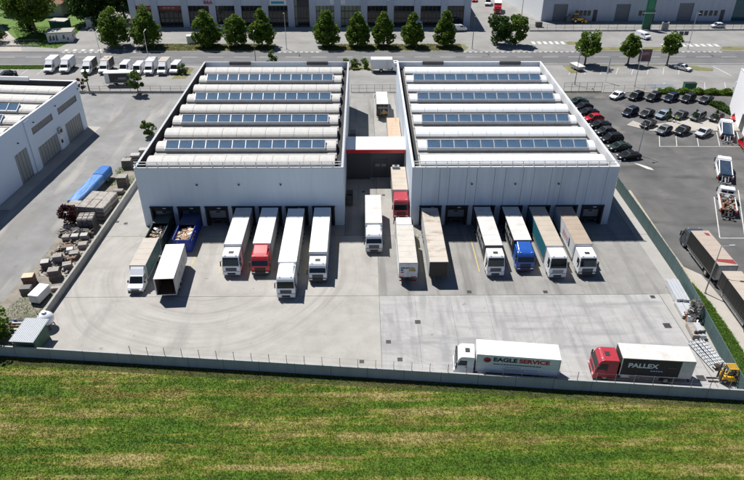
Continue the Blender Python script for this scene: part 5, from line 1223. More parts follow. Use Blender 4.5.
# ================================================================= pallets and stacks in the west strip
def pallet_base(mb, a, b):
    for k in range(3): y = -b/2+.1+k*(b-.2)/2; mb.box(-a/2,a/2,y-.06,y+.06,0,.1)
    for k in range(5): x = -a/2+.06+k*(a-.12)/4; mb.box(x-.06,x+.06,-b/2,b/2,.1,.13)
STG = M('grey stone stack', (.3,.28,.255), .85, var=.2, sc=3, stretch=(1,1,3), dirt=.4); STB = M('brown wrapped bricks', (.17,.12,.095), .8, var=.25, sc=3, dirt=.4); STP = M('pale stone slab', (.32,.295,.265), .8, var=.22, sc=2, dirt=.65, dirtc=(.13,.11,.09)); STD = M('dark wrapped goods', (.1,.095,.09), .6, var=.25, sc=3); WRAP = M('translucent stretch wrap', (.42,.41,.4), .35, var=.12, sc=3)
GPAL = 'pallet stacks along the west wall'
def stack(label, x, y, rz, a, b, h, mats, layers=4, lean=.02, top=None):
    t = thing('pallet_stack', label, 'pallet', (x,y,.01), rz, GPAL); mb = MB(); pallet_base(mb, a, b); mb.build('pallet', WOOD, t)
    r = random.Random(int((x*31+y*17)*10)); z = .132; lh = (h-.14)/layers
    for k in range(layers):
        dx, dy = r.uniform(-lean,lean)*a, r.uniform(-lean,lean)*b; s = r.uniform(.93,1.0)
        n = 2; 
        for q in range(n):
            y0 = -b/2*s+dy+q*b*s/n
            MB().box(-a/2*s+dx,a/2*s+dx,y0+.012,y0+b*s/n-.012,z+.004,z+lh-.008).build('slab', mats[r.randrange(len(mats))], t, .015, 1)
        z += lh
    if top: MB().box(-a/2+.03,a/2-.03,-b/2+.03,b/2-.03,z,z+.05).build('cover_sheet', top, t, .02, 1)
    return t
S_ = [
 ('brown wrapped stack, upper left of the two tall ones by the lane', -44.8,75.2,.25,1.15,1.15,1.35,[STB,STD],4,WRAP),
 ('dark grey wrapped stack, right of the brown wrapped one by the lane', -43.6,76.6,.25,1.25,1.15,1.4,[STD,STG],4,STG),
 ('brown stack with dusty top close to the wall, alone in front', -42.7,73.0,.2,1.5,1.2,1.5,[STB,STD],4,STG),
 ('tilted grey slab stack between the brown stack and the wall', -41.8,75.2,.35,1.2,1.0,1.0,[STG,STP],4,None),
 ('tan topped brown stack on its own at the edge of the lane', -45.7,71.8,.15,1.5,1.2,1.35,[STB,RUST],4,CARDL),
 ('black stack in front of the tan topped one by the weeds', -45.2,69.7,.1,1.4,1.1,.95,[STD],3,STD),
 ('grey slab stack in the second line beside the wall', -42.0,78.2,.2,1.3,1.0,.9,[STG,STP],4,None),
 ('small white sack stack among the grey slabs', -43.0,79.3,.3,.9,.8,.8,[WRAP,PAPER],2,None),
 ('low brown slab stack in the middle of the strip', -43.9,80.3,.2,1.5,1.0,.6,[STB,STG],3,None),
 ('dark slab stack by the wall below the rubble heap', -41.6,80.6,.2,1.3,1.1,.8,[STD,STG],3,STG),
 ('left grey crate of the row of three below the rubble heap', -44.7,82.4,.1,1.1,1.0,1.,[STD,STG],3,STG),
 ('middle grey crate of the row of three below the rubble heap', -43.4,82.5,.1,1.1,1.0,1.05,[STD,STG],3,WRAP),
 ('right grey crate of the row of three below the rubble heap', -42.1,82.7,.1,1.1,1.0,1.05,[STG,STD],3,WRAP),
 ('dark cube stack standing alone beside the wall behind the long slabs', -41.7,100.2,.05,1.7,1.6,1.9,[STD,STB],4,STG),
 ('low grey slab stack just in front of the lone dark cube stack', -41.7,97.4,.05,1.7,1.1,.7,[STG,STD],3,None),
 ('front dark stack beside the left roof corner of the warehouse', -43.2,107.4,.1,1.7,1.4,1.6,[STD],4,STG),
 ('middle stack with white top beside the left roof corner of the warehouse', -42.4,110.0,.1,1.7,1.3,1.4,[STD,STG],4,WRAP),
 ('rear pale stack beside the left roof corner of the warehouse', -41.6,112.6,.1,1.7,1.3,1.3,[STG,STP],4,WRAP),
]
for lb, x, y, rz, a, b, h, ms, ly, top in S_: stack(lb, x, y, rz, a, b, h, ms, ly, .03, top)
# long slabs: the big pale block
t = thing('slab_stack', 'big block of long pale slabs with brown sides beside the blue tarpaulin trailer', 'stack', (-42.6,91.0,.01), -.12)
for i in range(3):
    for k in range(6):
        for q in range(2):
            dx = rng.uniform(-.12,.12); z = .15+k*.38
            MB().box(-2.1+i*1.42+dx,-2.1+i*1.42+1.36+dx,-2.6+q*2.7+rng.uniform(-.08,.08),-2.6+q*2.7+2.62,z,z+.36).build('slab', STP if k == 5 else (STB if (k+q) % 2 else STG), t, .02, 1)
MB().box(-2.0,2.0,-2.4,2.5,.01,.15).build('timber_bearer', WOOD, t)
t = thing('slab_stack', 'white slabs stacked at the end of the blue tarpaulin trailer', 'stack', (-46.0,90.0,.01), -.12)
for k in range(7):
    for q in range(2): MB().box(-1.0+rng.uniform(-.05,.05),.95,-.95+q*.97,-.95+q*.97+.92,.1+k*.32,.1+k*.32+.3).build('slab', STP if k > 4 else CARD, t, .02, 1)
MB().box(-.9,.9,-.9,.9,.0,.1).build('timber_bearer', WOOD, t)
t = thing('wrapped_bundle', 'grey wrapped bundle with torn pale cover in front of the long slabs', 'stack', (-42.9,86.4,.01), .1)
for k in range(5):
    for q in range(3): MB().box(-1.2+q*.8+rng.uniform(-.05,.05),-1.2+q*.8+.74,-1.1+rng.uniform(-.1,.1),1.1,.12+k*.4,.12+k*.4+.37).build('bale', STP if k == 4 else STD, t, .06, 2)
for k in range(3): MB().box(-1.15,1.15,-.9+k*.8,-.8+k*.8,2.125,2.15).build('strap', STD, t)
MB().box(-1.1,1.1,-1,1,0,.12).build('pallet', WOOD, t)
pile('rubble_heap', 'dark rubble and bags lying in front of the grey wrapped bundle', -44.3,-41.5,83.6,84.8,.55,120,[STD,STB,STG,DARK], (.3,.9), 12)
pile('rubble_heap', 'pale timber offcuts and rubble under the purple shrub', -46.4,-44.9,83.6,86.4,.5,110,[STP,STG,CARD,STB], (.3,1.1), 13)
pile('rubble_heap', 'scattered pale bricks and boards among the pallet stacks', -45.4,-41.2,73.6,82.2,.3,260,[STP,STG,STB,STD,WOOD], (.2,.8), 14)
# blue tarpaulin trailer
t = thing('tarpaulin_trailer', 'long trailer under a bright blue tarpaulin with white cords, beside the slabs', 'trailer', (-46.2,97.6,.01), -.1); t.scale = (.8,1,.85)
BT = M('blue tarpaulin', (.012,.13,.42), .45, var=.18, sc=.9, bmp=.4); BTL = M('faded blue tarpaulin', (.06,.2,.48), .5, var=.4, sc=1.6, dirt=.6, dirtc=(.4,.5,.62), stretch=(2,.3,1))
mb = MB(); mb.prism([(-1.25,.9),(-1.25,2.2),(-1.05,2.5),(0,2.62),(1.05,2.5),(1.25,2.2),(1.25,.9)], 3.0, 6.2, 'y'); mb.build('tarpaulin', BT, t, .05)
mb = MB(); mb.prism([(-1.25,.9),(-1.25,2.1),(-1.05,2.38),(0,2.48),(1.05,2.38),(1.25,2.1),(1.25,.9)], -6.2, 2.995, 'y'); mb.build('tarpaulin', BTL, t, .05)
mb = MB()
for k in range(14): y = -6+k*.9; mb.bar((-1.26,y,2.1),(-1.26,y+.45,1.0),.05); mb.bar((-1.26,y+.45,1.0),(-1.26,y+.9,2.1),.05)
mb.build('cord', WHITE, t)
MB().box(-1.2,1.2,-6.2,6.2,.6,.89).build('trailer_bed', CHASSIS, t)
for y in (-4,-2.8,4.2):
    for s in (-1, 1): wheel(t, s*1.05, y, .45, .26)
# white box caravan, small slab, tank, shed
t = thing('white_container', 'small white box container on skids beside the west wall', 'container', (-42.8,68.4,.01), -.18); WB = .72
MB().box(-.7,.7,-1.3,1.3,.25,1.4).build('body', WHITE, t, .05); MB().box(-.72,.72,-1.32,1.32,1.4,1.47).build('lid', CLEANROOF, t, .02); MB().box(-.55,.55,-1.33,-1.302,.4,1.2).build('door', SIDEW, t)
for s in (-1, 1): MB().box(s*.5-.08,s*.5+.08,-1.3,1.3,0,.25).build('skid', CHASSIS, t)
t = thing('white_slab', 'flat pale slab pile between the white container and the wall', 'stack', (-41.4,70.2,.01), .1)
for k in range(3): MB().box(-.75+k*.03,.75,-.3,.3,.05+k*.18,.05+k*.18+.16).build('slab', STP, t, .01, 1)
t = thing('water_tank', 'white bulbous tank on a stand behind the green shed', 'tank', (-39.5,62.6,.035))
mb = MB(); mb.ball((0,0,1.35),1.0,1.0,.95,20,12); mb.build('tank_body', CABWHITE, t, smooth=True); MB().cyl((0,0,2.25),(0,0,2.45),.3,n=12).build('lid', WHITE, t); MB().cyl((-.55,-.2,2.0),(-.7,-.25,2.4),.06,n=8).build('valve', DARK, t)
mb = MB()
for a in range(4): c_, s_ = math.cos(a*1.57+.7), math.sin(a*1.57+.7); mb.bar((c_*.8,s_*.8,0),(c_*.62,s_*.62,.75),.09)
mb.cyl((0,0,.62),(0,0,.72),.75,n=14); mb.build('stand', CHASSIS, t)
t = thing('garden_shed', 'green shed with pale corrugated roof at the bottom left wall corner', 'shed', (-39.85,59.2,.01), -.08)
GS = M('green shed boards', (.06,.13,.085), .7, var=.2, sc=2)
for k in range(10): MB().box(-1.25+k*.25,-1.25+k*.25+.24,-1.5,-1.44,0,2.1).build('board', GS, t)
for k in range(12): MB().box(1.2,1.26,-1.44+k*.25,-1.44+k*.25+.24,0,2.1).build('board', GS, t)
MB().box(-1.25,1.19,-1.43,1.5,0,2.1).build('shed_body', GS, t)
CR = M('pale corrugated sheet', (.58,.6,.62), .45, .2, var=.06)
for k in range(13):
    x = -1.45+k*.225
    MB().hexa([(x,-1.9,2.2),(x+.12,-1.9,2.25),(x+.12,2.1,2.5),(x,2.1,2.45),(x,-1.9,2.23),(x+.12,-1.9,2.28),(x+.12,2.1,2.53),(x,2.1,2.48)]).build('roof_sheet', CR, t)
    MB().hexa([(x+.122,-1.9,2.22),(x+.223,-1.9,2.17),(x+.223,2.1,2.42),(x+.122,2.1,2.47),(x+.122,-1.9,2.25),(x+.223,-1.9,2.2),(x+.223,2.1,2.45),(x+.122,2.1,2.5)]).build('roof_sheet', CR, t)
t = thing('pipe_rack', 'rack of blue and grey pipes behind the green shed by the bush', 'rack', (-43.0,62.4,.01), .0)
for k, m_ in enumerate((BLUED, GALV, RUST, GALV, BLUED)): MB().cyl((-1.6,-1.4+k*.6,.5),(1.3,-1.4+k*.6,.5),.09,n=8).build('pipe', m_, t)
for x in (-1,.8): MB().box(x-.06,x+.06,-1.7,1.4,0,.4).build('bearer', WOOD, t)
for lb, x, y, m_ in (('brown pallet stack in the shaded alley behind the canopy, nearer one', -2.1, 112.5, STB), ('yellowish pallet stack in the shaded alley behind the canopy, middle one', -2.1, 116.5, M('ochre crates', (.3,.2,.06), .7)), ('dark pallet stack in the shaded alley behind the canopy, farthest one', -2.1, 120.5, STD)):
    t = thing('pallet_stack', lb, 'pallet', (x,y,.036), .03, 'pallet stacks in the alley'); mb = MB(); pallet_base(mb, 1.2, 2.2); mb.build('pallet', WOOD, t)
    for k in range(3): MB().box(-.58,.58,-1.05,1.05,.14+k*.4,.14+k*.4+.37).build('slab', m_, t, .02, 1)
for lb, y, m_ in (('dark wheeled bin against the left warehouse corner in the alley, nearer one', 93.4, FG), ('dark wheeled bin against the left warehouse corner in the alley, farther one', 95.4, DARK)):
    t = thing('waste_bin', lb, 'bin', (-2.3,y,.036)); MB().box(-.5,.5,-.65,.65,.15,1.15).build('body', m_, t, .04); MB().box(-.53,.53,-.68,.68,1.15,1.25).build('lid', DARK, t, .02)
    for s in (-1, 1): MB().cyl((-.4,s*.5,.08),(-.3,s*.5,.08),.08,n=8).build('wheel', TYRE, t); MB().cyl((.3,s*.5,.08),(.4,s*.5,.08),.08,n=8).build('wheel', TYRE, t)
# ================================================================= scrap and forklift by the green fence
t = thing('sheet_stack', 'long bundle of silver corrugated sheets, farthest along the green fence', 'stack', (42.0,68.6,.035), -.07)
SIL = M('silver sheet', (.6,.62,.64), .4, .35, var=.1, sc=2)
for k in range(5):
    for q in range(4): MB().box(-.85+q*.42,-.85+q*.42+.38,-2.3+rng.uniform(-.1,.1),2.2+rng.uniform(-.15,.1),.1+k*.16,.1+k*.16+.13).build('sheet', SIL, t)
for y in (-1.5,0,1.5): MB().box(-.9,.9,y-.06,y+.06,0,.1).build('bearer', WOOD, t)
t = thing('sheet_stack', 'pale sheets lying flat between the silver bundle and the rusty scrap', 'stack', (41.6,64.9,.035), -.05)
for k in range(4):
    for q in range(2): MB().hexa([(-.9+q*.95,-1.5,.06+k*.11),(-.02+q*.95,-1.5,.06+k*.11),(-.02+q*.95,1.4,.06+k*.11),(-.9+q*.95,1.4,.06+k*.11),(-.9+q*.95,-1.5,.15+k*.11),(-.02+q*.95,-1.5,.15+k*.11),(-.02+q*.95,1.4,.15+k*.11),(-.9+q*.95,1.4,.15+k*.11)]).build('sheet', SIL if k % 2 else STP, t)
MB().box(-.85,.85,-1.2,1.2,0,.06).build('bearer', WOOD, t)
pile('scrap_heap', 'rusty red and dark scrap metal heaped by the green fence', 41.0,42.0,62.1,63.9,.55,60,[RUST,DARK,CHASSIS,GALV], (.3,1.0), 21)
t = thing('sheet_stack', 'grey panels with a black coil on top, near the middle of the green fence', 'stack', (41.1,60.7,.035), -.08)
for k in range(4):
    for q in range(2): MB().box(-.8+q*.82,-.8+q*.82+.78,-1.3,1.3+rng.uniform(-.15,.1),.1+k*.15,.1+k*.15+.13).build('panel', SIL if q else STP, t)
MB().box(-.7,.7,-1,1,0,.1).build('bearer', WOOD, t)
for k in range(3): MB().cyl((-.5+k*.45,-.9+.15*k,.71),(-.3+k*.5,-.8,.98),.17,.17,10).build('coil', DARK, t)
t = thing('pipe_bundle', 'bundle of pale grid bars and pipes beside the forklift', 'stack', (40.7,56.8,.035), .18)
for k in range(12): MB().cyl((-1.0+k*.18,-2.4+rng.uniform(-.3,.3),.25+.05*(k%3)),(-1.0+k*.18+rng.uniform(-.2,.2),2.2+rng.uniform(-.3,.3),.3+.06*(k%2)),.065,n=6).build('pipe', SIL if k % 3 else GALV, t)
for k in range(9): MB().bar((-1.1,-2+k*.5,.42),(1.1,-1.9+k*.5+rng.uniform(-.1,.1),.44),.05).build('cross_bar', GALV, t)
MB().ball((-.2,-2.3,.3),.42,.42,.3,12,7).build('rope_coil', M('dark rope', (.05,.04,.03), .9, var=.4, sc=8), t)
t = thing('bucket', 'blue bucket standing in the yard corner behind the forklift', 'bucket', (41.0,50.6,.035)); MB().cyl((0,0,0),(0,0,.42),.2,.26,12).build('body', M('blue plastic', (.05,.2,.5), .4), t); MB().cyl((0,0,.36),(0,0,.44),.28,.28,12).build('rim', M('blue plastic', (.05,.2,.5), .4), t)
t = thing('forklift', 'yellow forklift in the corner of the yard by the pipes', 'forklift', (39.9,52.6,.035), rad(-105)+.2)
MB().box(-.55,.55,.5,2.3,.35,1.0).build('body', YELLOW, t, .06); mb = MB(); mb.prism([(1.6,.95),(1.6,1.2),(2.25,1.25),(2.4,1.0),(2.4,.4),(2.3,.4)], -.55, .55, 'x'); mb.build('counterweight', DARK, t, .04)
mb = MB()
for s in (-1, 1): mb.bar((s*.5,.65,1.0),(s*.45,.85,2.15),.09); mb.bar((s*.5,1.9,1.1),(s*.45,1.75,2.15),.09); mb.bar((s*.45,.83,2.15),(s*.45,1.8,2.15),.09)
for k in range(6): mb.bar((-.46,.85+k*.18,2.16),(.46,.85+k*.18,2.16),.06)
mb.build('overhead_guard', YELLOW, t)
mb = MB(); mb.box(-.3,.3,1.1,1.55,1.0,1.15); mb.hexa([(-.3,1.5,1.1),(.3,1.5,1.1),(.3,1.62,1.1),(-.3,1.62,1.1),(-.28,1.6,1.65),(.28,1.6,1.65),(.28,1.7,1.65),(-.28,1.7,1.65)]); mb.build('seat', DARK, t, .03)
mb = MB()
for s in (-1, 1): mb.box(s*.38-.06,s*.38+.06,.22,.38,.12,2.3)
for z in (.5,1.4,2.22): mb.box(-.32,.32,.25,.33,z,z+.08)
mb.build('mast', CHASSIS, t)
for s in (-1, 1): MB().box(s*.28-.06,s*.28+.06,-.95,.2,.08,.13).build('fork', DARK, t); wheel(t, s*.5, .75, .32, .22); wheel(t, s*.45, 2.0, .26, .2)
MB().cyl((0,.95,1.3),(0,.88,1.34),.18,n=12).build('steering_wheel', DARK, t)
# ================================================================= recovery trucks in the east car park
BLG = M('glossy blue black deck', (.035,.055,.085), .1, var=.3, sc=.7, coat=.5)
def recovery(label, x, y, rz, deck, scrap=False):
    t = thing('recovery_truck', label, 'truck', (x,y,.008), rz)
    cab(t, 2.3, 2.0, 2.4, CABWHITE, hatch=False)
    mb = MB(); mb.box(-.4,.4,.4,7.4,.55,.8); mb.build('chassis', CHASSIS, t)
    bd = MB().box(-1.15,1.15,2.3,7.0,.95,1.12).build('deck', deck, t)
    for s in (-1, 1): MB().box(s*1.2-.08,s*1.2+.08,2.2,7.0,.9,1.35).build('side_rail', WHITE, t); MB().box(s*1.1-.12,s*1.1+.12,6.9,7.15,.6,1.0).build('tail_light', REDLAMP, t)
    MB().box(-1.2,1.2,2.12,2.29,.9,2.2 if not scrap else 1.7).build('headboard', WHITE, t, .03)
    for y_ in (1.2,5.4):
        for s in (-1, 1): wheel(t, s*.98, y_, .44, .3)
    mb = MB(); mb.bar((0,7.0,.9),(0,8.2,.5),.22); mb.bar((-.8,8.2,.45),(.8,8.2,.45),.16)
    for s in (-1, 1): mb.bar((s*.5,6.9,1.2),(s*.5,7.7,.5),.14); mb.cyl((s*.8-.1,8.2,.5),(s*.8+.1,8.2,.5),.25,n=10)
    mb.build('lifting_gear', GALV if not scrap else CHASSIS, t)
    for s in (-1, 1): MB().box(s*.9-.25,s*.9+.25,2.6,4.4,.5,.85).build('tool_box', WHITE, t, .02)
    return t
def glossdeck(t):
    # dark windscreened car body carried on the deck
    MB().hexa([(-1.02,2.35,1.14),(1.02,2.35,1.14),(1.02,6.7,1.14),(-1.02,6.7,1.14),(-.9,2.5,2.2),(.9,2.5,2.2),(1.0,6.6,1.5),(-1.0,6.6,1.5)]).build('sloped_cover', BLG, t, .05)
    for s in (-1, 1): MB().bar((s*.98,2.45,2.2),(s*1.06,6.7,1.5),.14).build('cover_edge', WHITE, t)
    MB().bar((-.98,2.42,2.22),(.98,2.42,2.22),.2).build('cover_edge', WHITE, t)
AR = math.pi-rad(21)
t1 = recovery('white recovery truck with glossy blue deck cover, beyond the scrap loaded one', 66.2, 107.2, AR, DARK); glossdeck(t1)
t2 = recovery('white double cab truck carrying rusty scrap inside the marked bay', 61.2, 95.6, AR, RUST, True)
mb = MB(); mb.box(-.9,-.1,2.0,2.03,1.55,2.1); mb.box(.1,.9,2.0,2.03,1.55,2.1); mb.build('rear_window', GLASSDK, t2)
t0 = recovery('white recovery truck with dark glossy cover beside the raised island', 75.0, 124.8, AR, DARK); glossdeck(t0)
o = pile('scrap_load', 'brown rusty scrap lying on the white double cab truck', 0,0,0,0,0,1,[RUST], (.1,.2), 31); bpy.data.objects.remove(o)
r = random.Random(5); mb = MB()
m3 = Matrix.Rotation(AR, 4, 'Z'); m3.translation = (61.2,95.6,0)
for k in range(70):
    c = m3 @ Vector((r.uniform(-.9,.9), r.uniform(2.7,6.7), 1.25+r.uniform(0,.45))); s = r.uniform(.2,.9); mb.m = r.randrange(4)
    rot = Matrix.Rotation(AR+r.uniform(-.7,.7), 3, 'Z') @ Matrix.Rotation(r.uniform(-.4,.4), 3, 'X'); hx, hy, hz = s*.35, s*r.uniform(.6,1.5), s*.2
    mb.hexa([c+rot @ Vector((sx*hx/2, sy*hy/2, sz*hz/2)) for sz in (-1,1) for sx, sy in ((-1,-1),(1,-1),(1,1),(-1,1))])
tag(mb.build('scrap_load', [RUST, CHASSIS, M('tan rust', (.38,.22,.12), .8, var=.3), GALV]), 'tan and rusty scrap loaded on the white double cab truck', 'scrap', kind='stuff')
recovery('dark chassis truck cut off by the right edge beside the scrap truck', 66.4, 96.0, AR, CHASSIS)
# yellow digger by the industrial hall
t = thing('backhoe_loader', 'yellow backhoe loader parked before the left gate of the industrial hall', 'digger', (69.0,210.6,.012), rad(90))
MB().box(-.7,.7,-1.2,2.2,.7,1.5).build('body', YELLOW, t, .08); MB().box(-.65,.65,.6,1.9,1.5,2.7).build('cabin', GLASSDK, t); MB().box(-.7,.7,.5,2.0,2.7,2.85).build('roof', YELLOW, t, .03)
mb = MB(); mb.bar((0,2.2,1.2),(0,3.2,2.6),.28); mb.bar((0,3.2,2.6),(0,4.2,1.2),.24); mb.build('boom', DARK, t); MB().box(-.35,.35,3.9,4.6,.4,1.1).build('bucket', DARK, t, .05)
MB().box(-1.0,1.0,-2.4,-1.7,.15,1.0).build('loader_bucket', YELLOW, t, .05); mb = MB(); mb.bar((-.6,-.8,1.3),(-.6,-1.8,.6),.16); mb.bar((.6,-.8,1.3),(.6,-1.8,.6),.16); mb.build('loader_arm', YELLOW, t)
for s in (-1, 1): wheel(t, s*.85, 1.3, .7, .4); wheel(t, s*.8, -.9, .5, .32)
# ================================================================= signs, poles, small street things
t = thing('totem_sign', 'tall dark green totem sign before the industrial hall', 'sign', (87.6,202.4,0)); TG = M('dark green sign', (.008,.12,.06), .4, var=.15)
MB().box(-1.3,1.3,-.3,.3,.3,9.2).build('sign_body', TG, t); MB().box(-1.4,1.4,-.4,.4,0,.3).build('base', CONC, t); MB().box(-1.9,1.9,-.34,-.3,4.9,5.15).build('sign_strip', PAPER, t); MB().box(-.9,.9,-.33,-.3,6.2,8.8).build('sign_face', M('mid green sign', (.02,.2,.1), .4), t)
t = thing('billboard', 'purple brown billboard on two posts beside the road', 'billboard', (73.5,166.4,0)); MB().box(-1.6,1.6,-.08,.08,1.2,4.4).build('panel', M('purple brown poster', (.13,.07,.085), .6, var=.45, sc=.7), t)
for x in (-1.3,1.3): MB().box(x-.07,x+.07,-.07,.07,0,1.2).build('post', FG, t)
MB().box(-.9,.9,-.1,-.081,2.9,3.7).build('poster_patch', M('faded pink poster', (.3,.17,.18), .6, var=.3), t)
GLP = 'street lamps'
def lamp(label, x, y, h, arm, d=(0,-1), mat=None, dbl=False):
    t = thing('street_lamp', label, 'street lamp', (x,y,0), 0, GLP); mat = mat or GALV
    MB().cyl((0,0,0),(0,0,h),.1,.055,8).build('pole', mat, t)
    for s in ((1,-1) if dbl else (1,)):
        a = Vector((d[0]*s, d[1]*s, 0)).normalized()*arm; MB().bar((0,0,h-.05),(a.x,a.y,h+.15),.07).build('arm', mat, t); MB().bar((a.x*.8,a.y*.8,h+.13),(a.x*1.35,a.y*1.35,h+.2),.3,.1).build('lamp_head', FL, t)
    MB().cyl((0,0,0),(0,0,.25),.18,.16,8).build('base', CONCL, t)
lamp('grey lamp post at the shaded corner of the car column', 52.6, 112.2, 6.5, 1., (-1,-.3))
lamp('lamp post rising from the verge beside the black curtain truck', 46.0, 68.8, 7.6, 1.2, (1,-.1))
lamp('lamp post between the third and fourth box vans by the road', -67.3, 165.8, 9, 1.4, (0,1)); lamp('lamp post behind the panelled trailer by the road', -55.2, 165.8, 9, 1.4, (0,1))
lamp('lamp post by the road behind the left warehouse roof', -28.2, 168.6, 8, 1.3, (0,1), FG); lamp('lamp post at the driveway left of the lindens pair', -21.4, 181.6, 10, 1.4, (0,-1))
lamp('lamp post in front of the right shop windows', 14.9-7.5, 197, 10, 1.4, (0,-1)); lamp('lamp post at the pedestrian crossing on the right', 91.8, 181.5, 10, 1.4, (0,-1)); lamp('lamp post at the driveway beside the dense pair of trees', 30.8, 182, 9, 1.2, (0,-1), FG)
lamp('tall thin lamp post near the mesh fence in the right car park', 65.6, 150.5, 8.6, 1.2, (0,1)); lamp('tall thin lamp post left of the first roadside tree on the right', 51.5, 152, 8.5, 1.2, (0,1), FG); lamp('lamp post in the industrial hall yard by the driveway', 52.5, 219, 9, 1.2, (-1,0), FG)
t = thing('flag_pole', 'short white flag pole with furled white flag behind the railing', 'flag pole', (59.6,153.8,0)); MB().cyl((0,0,0),(0,0,6.2),.07,.05,8).build('pole', WHITE, t); MB().hexa([(-.12,-.05,2.2),(.25,-.05,2.0),(.25,.06,2.0),(-.12,.06,2.2),(-.1,-.05,6.0),(.2,-.05,6.0),(.2,.06,6.0),(-.1,.06,6.0)]).build('flag', PAPER, t)
t = thing('white_post', 'white sign post in the hedge by the white building', 'post', (86.6,144.3,0)); MB().box(-.3,.3,-.12,.12,.2,3.4).build('sign_body', WHITE, t); MB().box(-.4,.4,-.2,.2,0,.2).build('base', CONC, t)
t = thing('notice_sign', 'dark double notice sign near the pedestrian crossing', 'sign', (93.5,189.6,0)); MB().cyl((0,0,0),(0,0,2.6),.05,n=6).build('post', FG, t); MB().box(-1.3,-.1,-.06,.06,1.6,2.8).build('panel', SHOPF, t); MB().box(.2,1.4,-.06,.06,1.7,2.8).build('panel', SHOPF, t)
for x, y, lb in ((-49.2,187.9,'small white cabinet beside the linden trees'),):
    t = thing('utility_cabinet', lb, 'cabinet', (x,y,0), .1); MB().box(-1.3,1.3,-.8,.8,.1,2.1).build('body', WHITE, t, .05); MB().box(-1.35,1.35,-.85,.85,2.1,2.2).build('roof', CLEANROOF, t); MB().box(-1.0,1.0,-.83,-.8,.3,1.9).build('door', SIDEW, t); MB().box(-1.2,1.2,-.7,.7,0,.1).build('plinth', CONC, t)
t = thing('waste_bin', 'dark waste container standing by the fence of the industrial hall', 'bin', (55,205.5,.01)); MB().box(-1,1,-.6,.6,.2,1.3).build('body', FG, t, .05); MB().box(-1.05,1.05,-.65,.65,1.3,1.42).build('lid', DARK, t)
t = thing('waste_bin', 'dark green bin behind the hedge in the right car park', 'bin', (78.2,149.0,.01)); MB().box(-1.4,1.4,-.6,.6,.15,1.4).build('body', TG, t, .05); MB().box(-1.45,1.45,-.65,.65,1.4,1.5).build('lid', DARK, t)
t = thing('skip_trailer', 'small grey trailer under the first roadside tree on the right', 'trailer', (55.3,163.6,.01), .3); MB().box(-1,1,-2,2,.5,1.2).build('body', FL, t, .05); MB().box(-1.03,1.03,-2.03,2.03,1.2,1.3).build('cover', PAPER, t, .05)
for s in (-1, 1): wheel(t, s*.95, 0, .33, .2)
t = thing('bench_grate', 'flat blue grey grille on the ground in the right car park', 'grille', (72.4,150.8,.012))
for k in range(8): MB().box(-3+k*.76,-3+k*.76+.7,-1.3,1.3,0,.06).build('grille_panel', M('blue grey grille', (.2,.23,.25), .5), t)
# park hut and red roof
t = thing('park_hut', 'small white hut with flat grey roof and dark graffiti in the park', 'hut', (-87.4,190.4,0), .16)
MB().box(-3.4,3.4,-1.9,2.3,0,2.7).build('wall', M('white painted wall', (.68,.68,.68), .7, var=.05), t); MB().box(-3.7,3.7,-2.3,2.6,2.7,2.95).build('roof', M('mossy grey roof', (.34,.33,.3), .85, var=.15), t)
gm = M('dark grey graffiti', (.12,.12,.15), .7, var=.4)
for a, b, z0, z1 in ((-2.9,-2.2,.5,2.1),(-2.0,-1.3,.6,2.0),(-1.1,-.5,.5,2.2),(.8,1.5,.9,2.2),(1.9,2.5,.5,1.5)): MB().prism([(a,z0),(b,z0+.2),(b-.1,z1),(a+.15,z1-.2)], -1.92, -1.902, 'y').build('graffiti', gm, t)
MB().box(3.402,3.43,-.6,.4,.1,2.1).build('door', FL, t); 
for y in (-1.4,1.2): MB().box(3.402,3.42,y,y+.7,1.2,1.9).build('window', SHOPF, t)
t = thing('red_roof_house', 'house with brown red hipped roof between the park trees', 'house', (-104.5,222,0), .1)
MB().box(-6,6,-4,4,0,4).build('wall', M('pale house wall', (.55,.5,.45), .8), t); TR = M('brown red roof tiles', (.27,.13,.085), .8, var=.15, sc=2)
for k in range(8):
    z0, z1 = 4+k*.32, 4+(k+1)*.32; a0, b0 = 6.5-k*.55, 4.5-k*.52; a1, b1 = 6.5-(k+1)*.55+.05, 4.5-(k+1)*.52+.05
    MB().hexa([(-a0,-b0,z0),(a0,-b0,z0),(a0,b0,z0),(-a0,b0,z0),(-a1,-b1,z1),(a1,-b1,z1),(a1,b1,z1),(-a1,b1,z1)]).build('roof_course', TR, t)
for x in (-3,0,3): MB().box(x-.6,x+.6,-4.03,-4.0,1.2,2.8).build('window', SHOPF, t)
t = thing('park_shed', 'small white shed between the trees beside the side road', 'shed', (-83.5,206.5,0), .1); MB().box(-2.2,2.2,-1.3,1.3,0,2.4).build('wall', WHITE, t); MB().box(-2.4,2.4,-1.5,1.5,2.4,2.6).build('roof', CONCL, t); MB().box(-.5,.5,-1.33,-1.3,.05,2).build('door', FL, t)
t = thing('park_shed', 'green tool shed with pale flat roof on the lawn by the big tree', 'shed', (-92.8,203.6,0), -.1); MB().box(-2.4,2.4,-1.8,1.8,0,2.5).build('wall', M('green painted shed', (.02,.1,.06), .6), t); MB().box(-2.6,2.6,-2,2,2.5,2.7).build('roof', CONCL, t); MB().box(-.5,.5,-1.83,-1.8,.05,2).build('door', TG, t)
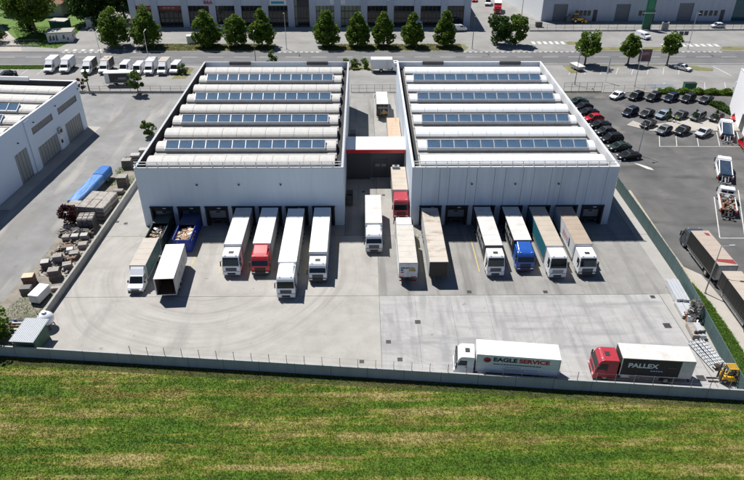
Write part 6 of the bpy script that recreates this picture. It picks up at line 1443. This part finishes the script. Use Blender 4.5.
# person in a yellow vest on the island
t = thing('person', 'person standing in a yellow green high visibility vest on the paved island', 'person', (66.3,128.0,.1), -.4)
sk = [((0,0,.95),.14),((0,0,1.2),.15),((0,.0,1.42),.13),((0,-.01,1.53),.06),((0,-.02,1.66),.1),((0,-.02,1.76),.06),((.17,0,1.42),.07),((.24,.02,1.15),.05),((.24,-.08,.92),.04),((-.17,0,1.42),.07),((-.24,.02,1.15),.05),((-.24,-.06,.92),.04),((.1,0,.88),.1),((.11,-.01,.5),.07),((.11,.02,.08),.05),((.11,-.12,.04),.04),((-.1,0,.88),.1),((-.11,.02,.5),.07),((-.12,.05,.08),.05),((-.12,-.09,.04),.04)]
ed = [(0,1),(1,2),(2,3),(3,4),(4,5),(2,6),(6,7),(7,8),(2,9),(9,10),(10,11),(0,12),(12,13),(13,14),(14,15),(0,16),(16,17),(17,18),(18,19)]
me = bpy.data.meshes.new('body'); me.from_pydata([p for p, r in sk], ed, []); ob = bpy.data.objects.new('body', me); COL.objects.link(ob)
md = ob.modifiers.new('s', 'SKIN'); 
for i, (p, r) in enumerate(sk): me.skin_vertices[0].data[i].radius = (r, r)
me.skin_vertices[0].data[0].use_root = True
ob.modifiers.new('ss', 'SUBSURF').levels = 1
bpy.context.view_layer.update()
m2 = bpy.data.meshes.new_from_object(ob.evaluated_get(bpy.context.evaluated_depsgraph_get())); ob.modifiers.clear(); ob.data = m2
m2.materials.clear()
for mm in (M('dark work trousers', (.03,.035,.05), .8), M('skin tone', (.45,.28,.2), .6)): m2.materials.append(mm)
for p in m2.polygons: p.material_index = 1 if (p.center.z > 1.5 or (abs(p.center.x) > .2 and p.center.z < 1.2)) else 0
ob.parent = t
V_ = [( .2,.13),(.2,-.13),(-.2,-.13),(-.2,.13)]
mb = MB(); mb.hexa([(-.21,-.16,.9),(.21,-.16,.9),(.21,.16,.9),(-.21,.16,.9),(-.2,-.13,1.46),(.2,-.13,1.46),(.2,.13,1.46),(-.2,.13,1.46)]); mb.build('vest', M('high visibility yellow', (.45,.75,.05), .6), t, .05)
mb = MB(); mb.ball((0,-.02,1.74),.1,.115,.085,10,6); mb.build('hair', M('dark hair', (.03,.02,.015), .7), t)
print('objects', len(bpy.data.objects))
